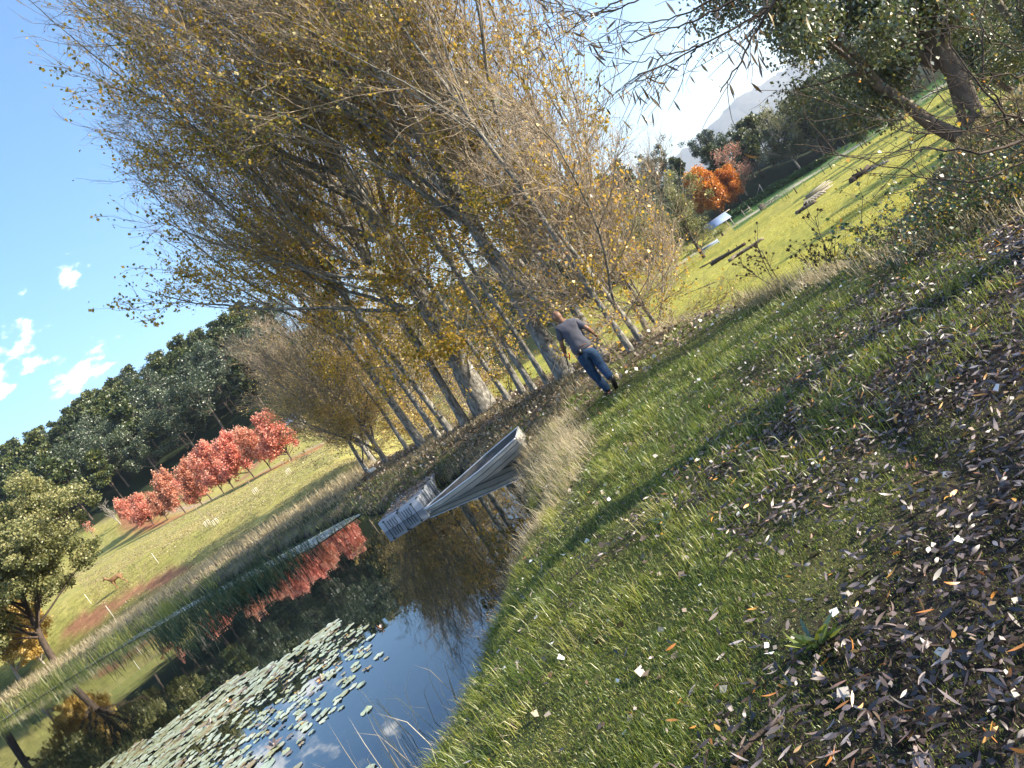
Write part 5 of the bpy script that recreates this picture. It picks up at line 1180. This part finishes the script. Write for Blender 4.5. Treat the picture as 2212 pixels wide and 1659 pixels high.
def deer():
    x, y, z = gp(264, 1268, 0); root = empty('deer', (x, y, hz(x, y)), .12)
    N_ = [(.42, 0, .80, .10), (.28, 0, .82, .15, .16), (0, 0, .80, .15, .17), (-.25, 0, .80, .14, .18), (-.40, 0, .88, .09, .10), (-.52, 0, 1.02, .065), (-.62, 0, 1.12, .065), (-.74, 0, 1.06, .045), (-.82, 0, 1.02, .03)]
    E = [(k, k + 1) for k in range(8)]
    def leg(root_i, pts, rs):
        nonlocal N_, E
        a = root_i
        for p, r in zip(pts, rs): N_.append((*p, r)); E.append((a, len(N_) - 1)); a = len(N_) - 1
    leg(1, [(.36, .10, .62), (.26, .10, .50), (.40, .10, .30), (.36, .10, .03)], (.09, .05, .028, .026)); leg(1, [(.34, -.10, .62), (.30, -.10, .50), (.50, -.10, .32), (.55, -.10, .06)], (.09, .05, .028, .026))
    leg(3, [(-.26, .09, .56), (-.30, .09, .32), (-.28, .09, .03)], (.06, .032, .026)); leg(3, [(-.30, -.09, .56), (-.24, -.09, .32), (-.36, -.09, .05)], (.06, .032, .026))
    for sg in (-1, 1): leg(6, [(-.58, sg * .07, 1.20), (-.56, sg * .12, 1.26)], (.022, .012))
    leg(0, [(.50, 0, .74), (.52, 0, .66)], (.03, .015))
    V, F = skin(N_, E, 2, 2); s_ = MB(); fadd(s_, V, F); s_.build('body', flat('tan_hide', (.26, .15, .08), .9, .3), root, smooth=True)
    root.scale = (1.1,) * 3; tag(root, 'tan deer standing on the pasture beside the bare red earth', 'deer')
deer()

# ------------------------------------------------------------------ things in the fields
M['roof'] = surf('blue_grey_roofing', [(.16, .22, .34), (.24, .31, .46)], .8, .5, 0)
def shelter():
    x, y, z = gp(1562, 503, 0); root = empty('shelter', (x, y, hz(x, y)), -.03)
    L_, Wd = 6.0, 3.6; r = MB()
    for sg in (-1, 1):
        V = [(-L_ / 2, sg * Wd / 2 * 1.15, 2.2), (L_ / 2, sg * Wd / 2 * 1.15, 2.2), (L_ / 2, 0, 3.9), (-L_ / 2, 0, 3.9)]; V = np.array(V + [(a, b, c - .08) for a, b, c in V])
        r.add(V, [(0, 1, 2, 3), (7, 6, 5, 4), (0, 4, 5, 1), (1, 5, 6, 2), (2, 6, 7, 3), (3, 7, 4, 0)])
    r.build('roof', M['roof'], root)
    for px in (-L_ / 2 + .4, L_ / 2 - .4):
        for py in (-Wd / 2, Wd / 2): b = MB(); b.beam((px, py, -.2), (px, py, 2.28), .2); b.build('post', M['pale_wood'], root)
        b = MB(); b.beam((px, -Wd / 2, 2.15), (px, Wd / 2, 2.15), .16); b.build('tie_beam', M['pale_wood'], root)
    b = MB(); b.beam((-L_ / 2 - .2, 0, 3.75), (L_ / 2 + 1.2, 0, 3.75), .2); b.build('ridge_beam', M['pale_wood'], root)
    tag(root, 'open timber shelter with a blue grey gable roof across the right field', 'shelter')
    b = MB(); b.box((0, 0, .42), (4, .4, .08)); b.box((-1.8, 0, .2), (.12, .3, .4)); b.box((1.8, 0, .2), (.12, .3, .4)); b.box((0, .25, .75), (4, .06, .35))
    q = gp(1538, 536, 0); tag(b.build('bench', M['roof'], None, loc=(q[0], q[1], hz(q[0], q[1]))), 'long blue grey bench below the left end of the shelter', 'bench')
shelter()
def palm():
    x, y, z = gp(1556, 512, 0); root = empty('palm', (x, y - 2, hz(x, y - 2))); g = np.random.default_rng(520)
    b = MB(); b.tube([(0, 0, -.1), (0, 0, .8)], [.3, .22], 8); b.build('trunk', M['dark_bark'], root)
    th = g.uniform(0, 2 * PI, 34); P, R = grow(g, np.tile([[0, 0, .8]], (34, 1)), np.stack([np.cos(th), np.sin(th), g.uniform(.2, 1.8, 34)], 1), g.uniform(1.4, 2.2, 34), np.full(34, .025), 8, .02, -.12, .3)
    b = MB(); V, F = tubes(P, R, 3); b.add(V, F); q = P[:, 1:].reshape(-1, 3); q = np.repeat(q, 6, 0); D = np.repeat(unit(P[:, 1:] - P[:, :-1]).reshape(-1, 3), 6, 0) + g.normal(size=(len(q), 3)) * .7
    V, F, rr = lance(g, q, D, .45, .05, .2); b.add(V, F, rr); b.build('fronds', M['palm'], root); tag(root, 'small yellow green palm in front of the shelter', 'palm')
palm()
def post(name, px, py, h, w, lb, grp=None, mat='dark_bark', lean=0., cat='post'):
    x, y, z = gp(px, py, 0); b = MB(); b.tube([(0, 0, -.2), (lean * .5, 0, h * .5), (lean, 0, h)], [w, w * .95, w * .9], 7)
    return tag(b.build(name, M[mat], None, loc=(x, y, z)), lb, cat, grp)
FG = 'posts of the wire fence across the right field'
for px, py, h, w, lb in [(1722, 418, 1.3, .12, 'thickest dark post of the field fence'), (1797, 365, 1.3, .10, 'dark fence post between the thickest one and the pair'), (1782, 376, 1.6, .06, 'tall thin fence post left of the single dark post'),
                         (1864, 321, 1.4, .11, 'left post of the dark pair near the clipped bushes'), (1872, 314, 1.4, .11, 'right post of the dark pair near the clipped bushes'), (1763, 388, 1.2, .04, 'thin stake a little left of the tall thin post'),
                         (1705, 427, 1.3, .05, 'thin stake just left of the thickest post'), (1700, 430, 1.3, .05, 'second thin stake left of the thickest post'), (1739, 402, 1.2, .04, 'thin stake right of the thickest post'),
                         (1818, 350, 1.2, .04, 'thin stake between the single dark post and the pair'), (1693, 434, 1.1, .04, 'thin stake nearest the picnic tables')]:
    post('fence_post', px, py, h, w, lb, FG)
post('fence_post', 1579, 619, 1.0, .022, 'thin leaning stake on the near crest against the field', None)
for px, py, lb in [(343, 1217, 'white stake in the middle of the left pasture'), (198, 1305, 'white stake beside the olive green tree'), (246, 1333, 'white stake near the bare red earth')]:
    post('stake', px, py, .95, .02, lb, 'white stakes in the left pasture', 'pale_stake') if False else None
M['pale_stake'] = surf('white_stake', [(.6, .58, .5), (.75, .72, .66)], 6, .7, 0)
for px, py, lb in [(343, 1217, 'white stake in the middle of the left pasture'), (198, 1305, 'white stake beside the olive green tree'), (246, 1333, 'white stake near the bare red earth')]:
    post('stake', px, py, .95, .02, lb, 'white stakes in the left pasture', 'pale_stake')
def sapling(px, py, h, lb, seed):
    x, y, z = gp(px, py, 0); g = np.random.default_rng(seed); root = empty('sapling', (x, y, z)); b = MB(); b.tube([(0, 0, 0), (.02, 0, h * .5), (-.02, 0, h)], [.03, .02, .01], 6)
    P = np.array([[0, 0, h * t] for t in g.uniform(.35, .95, 12)]); th = g.uniform(0, 6.28, 12); Q, R = grow(g, P, np.stack([np.cos(th), np.sin(th), np.full(12, 1.2)], 1), g.uniform(.3, .7, 12), np.full(12, .010), 5, .1, .1, .5); V, F = tubes(Q, R, 3); b.add(V, F); b.build('stem', M['twig'], root)
    c = MB()
    for a in np.linspace(0, 2 * PI, 5)[:-1]: c.beam((.22 * math.cos(a), .22 * math.sin(a), 0), (.22 * math.cos(a), .22 * math.sin(a), .5), .025)
    for zz in (.48,): c.tube([(.22 * math.cos(a), .22 * math.sin(a), zz) for a in np.linspace(0, 2 * PI, 9)], .012, 4, caps=False)
    c.build('guard', M['pale_stake'], root); tag(root, lb, 'sapling', 'young trees in wire guards in the left pasture')
sapling(452, 1137, 2.0, 'thin bare sapling in a white guard below the tall pinkish red tree', 1); sapling(470, 1134, 1.2, 'shortest sapling just right of another guarded one', 2)
sapling(555, 1066, 1.8, 'bare sapling in a white guard below the orange red tree', 3); sapling(626, 1024, 1.6, 'sapling below the rightmost red tree', 4)
def log(px0, py0, px1, py1, r, lb, mat='log_wood', seed=0, grp=None, name='log', r2=.7):
    a = np.array(gp(px0, py0, r * .7)); c = np.array(gp(px1, py1, r * .7)); g = np.random.default_rng(seed); P = a + (c - a) * np.linspace(0, 1, 9)[:, None]; P[1:-1] += g.normal(size=(7, 3)) * r * np.array([.5, .5, .18])
    r *= .62; P[:, 2] -= r * .5; b = MB(); b.tube(P, r * np.linspace(1, r2, 9) * g.uniform(.85, 1.15, 9), 9)
    for k in range(3): i = g.integers(2, 8); b.tube([P[i], P[i] + np.array([g.normal() * .3, g.normal() * .3, 1]) * r * 1.8], [r * .3, r * .15], 5)
    return tag(b.build(name, M[mat], smooth=False), lb, 'log', grp)
log(1537, 575, 1612, 528, .50, 'long dark log lying in the field, the darker of two side by side', 'dark_bark', 1); log(1575, 567, 1650, 517, .42, 'long weathered log lying beside the dark one', 'log_wood', 2)
log(1513, 580, 1560, 553, .22, 'thin brown log left of the two big ones', 'log_wood', 3); log(1480, 637, 1546, 610, .10, 'long thin fallen limb lying in the near part of the field', 'log_wood', 4)
log(1722, 462, 1765, 436, .45, 'grey log end below the stack of boards', 'log_wood', 5); log(1843, 394, 1890, 363, .75, 'large dark log with a pale top at the edge of the bank', 'dark_bark', 6); log(1868, 376, 1922, 348, .35, 'pale stripped log resting behind the large dark one', 'pale_wood', 7)
def boards():
    x, y, z = gp(1775, 420, 0); root = empty('timber_stack', (x, y, z), .1); g = np.random.default_rng(530)
    for k in range(9): b = MB(); b.beam((-2.4 + g.normal() * .5, g.normal() * .5, .1 + .12 * k), (2.2 + g.normal() * .5, g.normal() * .5, .22 + .12 * k), .35, .1); b.build('board', M['pale_wood'], root)
    tag(root, 'stack of pale sawn boards lying in the right field', 'timber')
    x, y, z = gp(1757, 436, 0); b = MB()
    for k in range(5): b.tube(polyl([(k * .5 - 1.5, 0, .1), (k * .5 - 1, .2, .8), (k * .5 - .3, .1, .5), (k * .5 + .2, 0, .1)], 8), .14, 6)
    tag(b.build('driftwood', M['pale_wood'], loc=(x, y, z)), 'twisted grey driftwood lying below the stack of boards', 'driftwood')
boards()
def table():
    root = empty('picnic_table'); b = MB(); b.box((0, 0, .75), (1.8, .8, .06)); b.build('table_top', M['pale_wood'], root)
    for sg in (-1, 1): b = MB(); b.box((0, sg * .75, .45), (1.8, .25, .05)); b.build('seat', M['pale_wood'], root)
    for sg in (-1, 1):
        b = MB(); b.beam((sg * .7, -.7, 0), (sg * .7, -.2, .72), .08); b.beam((sg * .7, .7, 0), (sg * .7, .2, .72), .08); b.beam((sg * .62, -.8, .40), (sg * .62, .8, .40), .08); b.build('leg', M['pale_wood'], root)
    return root
t0 = table()
for k, (px, py, lb) in enumerate([(1659, 444, 'picnic table next to the dark box in the field'), (1668, 438, 'middle picnic table of the three'), (1680, 430, 'picnic table farthest right of the three')]):
    x, y, z = gp(px, py, 0); o = t0 if k == 0 else dup(t0, (x, y, z), .5 * k); o.location = (x, y, z); tag(o, lb, 'table', 'picnic tables in the right field')
x, y, z = gp(1649, 452, 0); b = MB(); rbox(b, (0, 0, .6), (1.1, .8, 1.2), .05); b.box((0, 0, 1.24), (1.2, .9, .06)); b.box((0, -.42, .7), (.5, .03, .25)); tag(b.build('bin', M['log_wood'], loc=(x, y, z)), 'dark brown box standing beside the picnic tables', 'box')
root = empty('pole'); x, y, z = gp(1655, 423, 0); root.location = (x, y, z)
b = MB(); b.tube([(0, 0, -.3), (0, 0, 3.2)], [.16, .12], 8); b.build('post', M['pale_wood'], root); b = MB(); b.beam((0, 0, 3.0), (-2.0, 0, 1.2), .08); b.build('stay', M['pale_wood'], root); tag(root, 'pale pole with a slanting stay at the far edge of the right field', 'pole')
root = empty('rail_frame'); x, y, z = gp(1617, 463, 0); root.location = (x, y, z)
for px in (-.9, .9): b = MB(); b.beam((px, 0, -.2), (px, 0, 1.8), .13); b.build('post', M['pale_wood'], root)
b = MB(); b.beam((-1.2, 0, .6), (1.2, 0, .6), .1); b.beam((-1.2, 0, 1.2), (1.2, 0, 1.2), .1); b.build('rail', M['pale_wood'], root); tag(root, 'short pale timber rail frame between shelter and picnic tables', 'fence')
x, y, z = gp(1520, 512, 0); tag(dup(tb, (x, y, z - .1), 1., .7), 'small round dark bush left of the shelter', 'bush')
g = np.random.default_rng(540); n = 9000; t = g.random(n); A = np.array(gp(1590, 470, 0)); Bq = np.array(gp(1800, 340, 0)); P = A + (Bq - A) * t[:, None] + g.normal(size=(n, 3)) * np.array([.9, .9, .0]); P[:, 1] += 2; P[:, 2] = height(P[:, 0], P[:, 1]) + g.random(n) * 1.1
V, F, rr = cards(g, P, .45, .9); tag(obj('hedge', mesh('hedge', V, F, M['crop'], rnd=rr)), 'low green hedge along the far side of the right field', 'hedge')
# small blue roofed shed behind the rightmost red tree
x, y, z = gp(634, 940, 0); root = empty('shed', (x, y, z), .2)
b = MB(); b.box((0, 0, 1.2), (7, 4, 2.6)); w_ = b.build('wall', M['pale_wood'], root); b = MB(); b.box((1.2, -2.01, .95), (1.2, .06, 2.0)); b.build('door', M['dark_bark'], w_); b = MB(); b.box((-1.6, -2.01, 1.4), (1.2, .06, .8)); b.build('window', M['roof'], w_); b = MB()
for sg in (-1, 1): V = [(-3.8, sg * 2.4, 2.3), (3.8, sg * 2.4, 2.3), (3.8, 0, 3.7), (-3.8, 0, 3.7)]; V = np.array(V + [(a, c, d - .1) for a, c, d in V]); b.add(V, [(0, 1, 2, 3), (7, 6, 5, 4), (0, 4, 5, 1), (1, 5, 6, 2), (2, 6, 7, 3), (3, 7, 4, 0)])
b.build('roof', M['roof'], root); tag(root, 'blue roofed shed half hidden behind the rightmost red tree', 'shed')
# ------------------------------------------------------------------ air
if HAZE > 0:
    b = MB(); b.box((0, 0, 490), (26000, 23800, 1030)); m, nt, out = mk('haze'); v = N(nt, 'ShaderNodeVolumePrincipled'); v.inputs['Color'].default_value = (.80, .88, 1, 1); v.inputs['Density'].default_value = HAZE; v.inputs['Anisotropy'].default_value = .35
    nt.links.new(v.outputs[0], out.inputs['Volume']); tag(b.build('haze', m), kind='stuff')
for o in COL.objects:
    if 'used' in o: del o['used']
print('objects', len(COL.objects), 'faces', sum(len(m.polygons) for m in bpy.data.meshes))
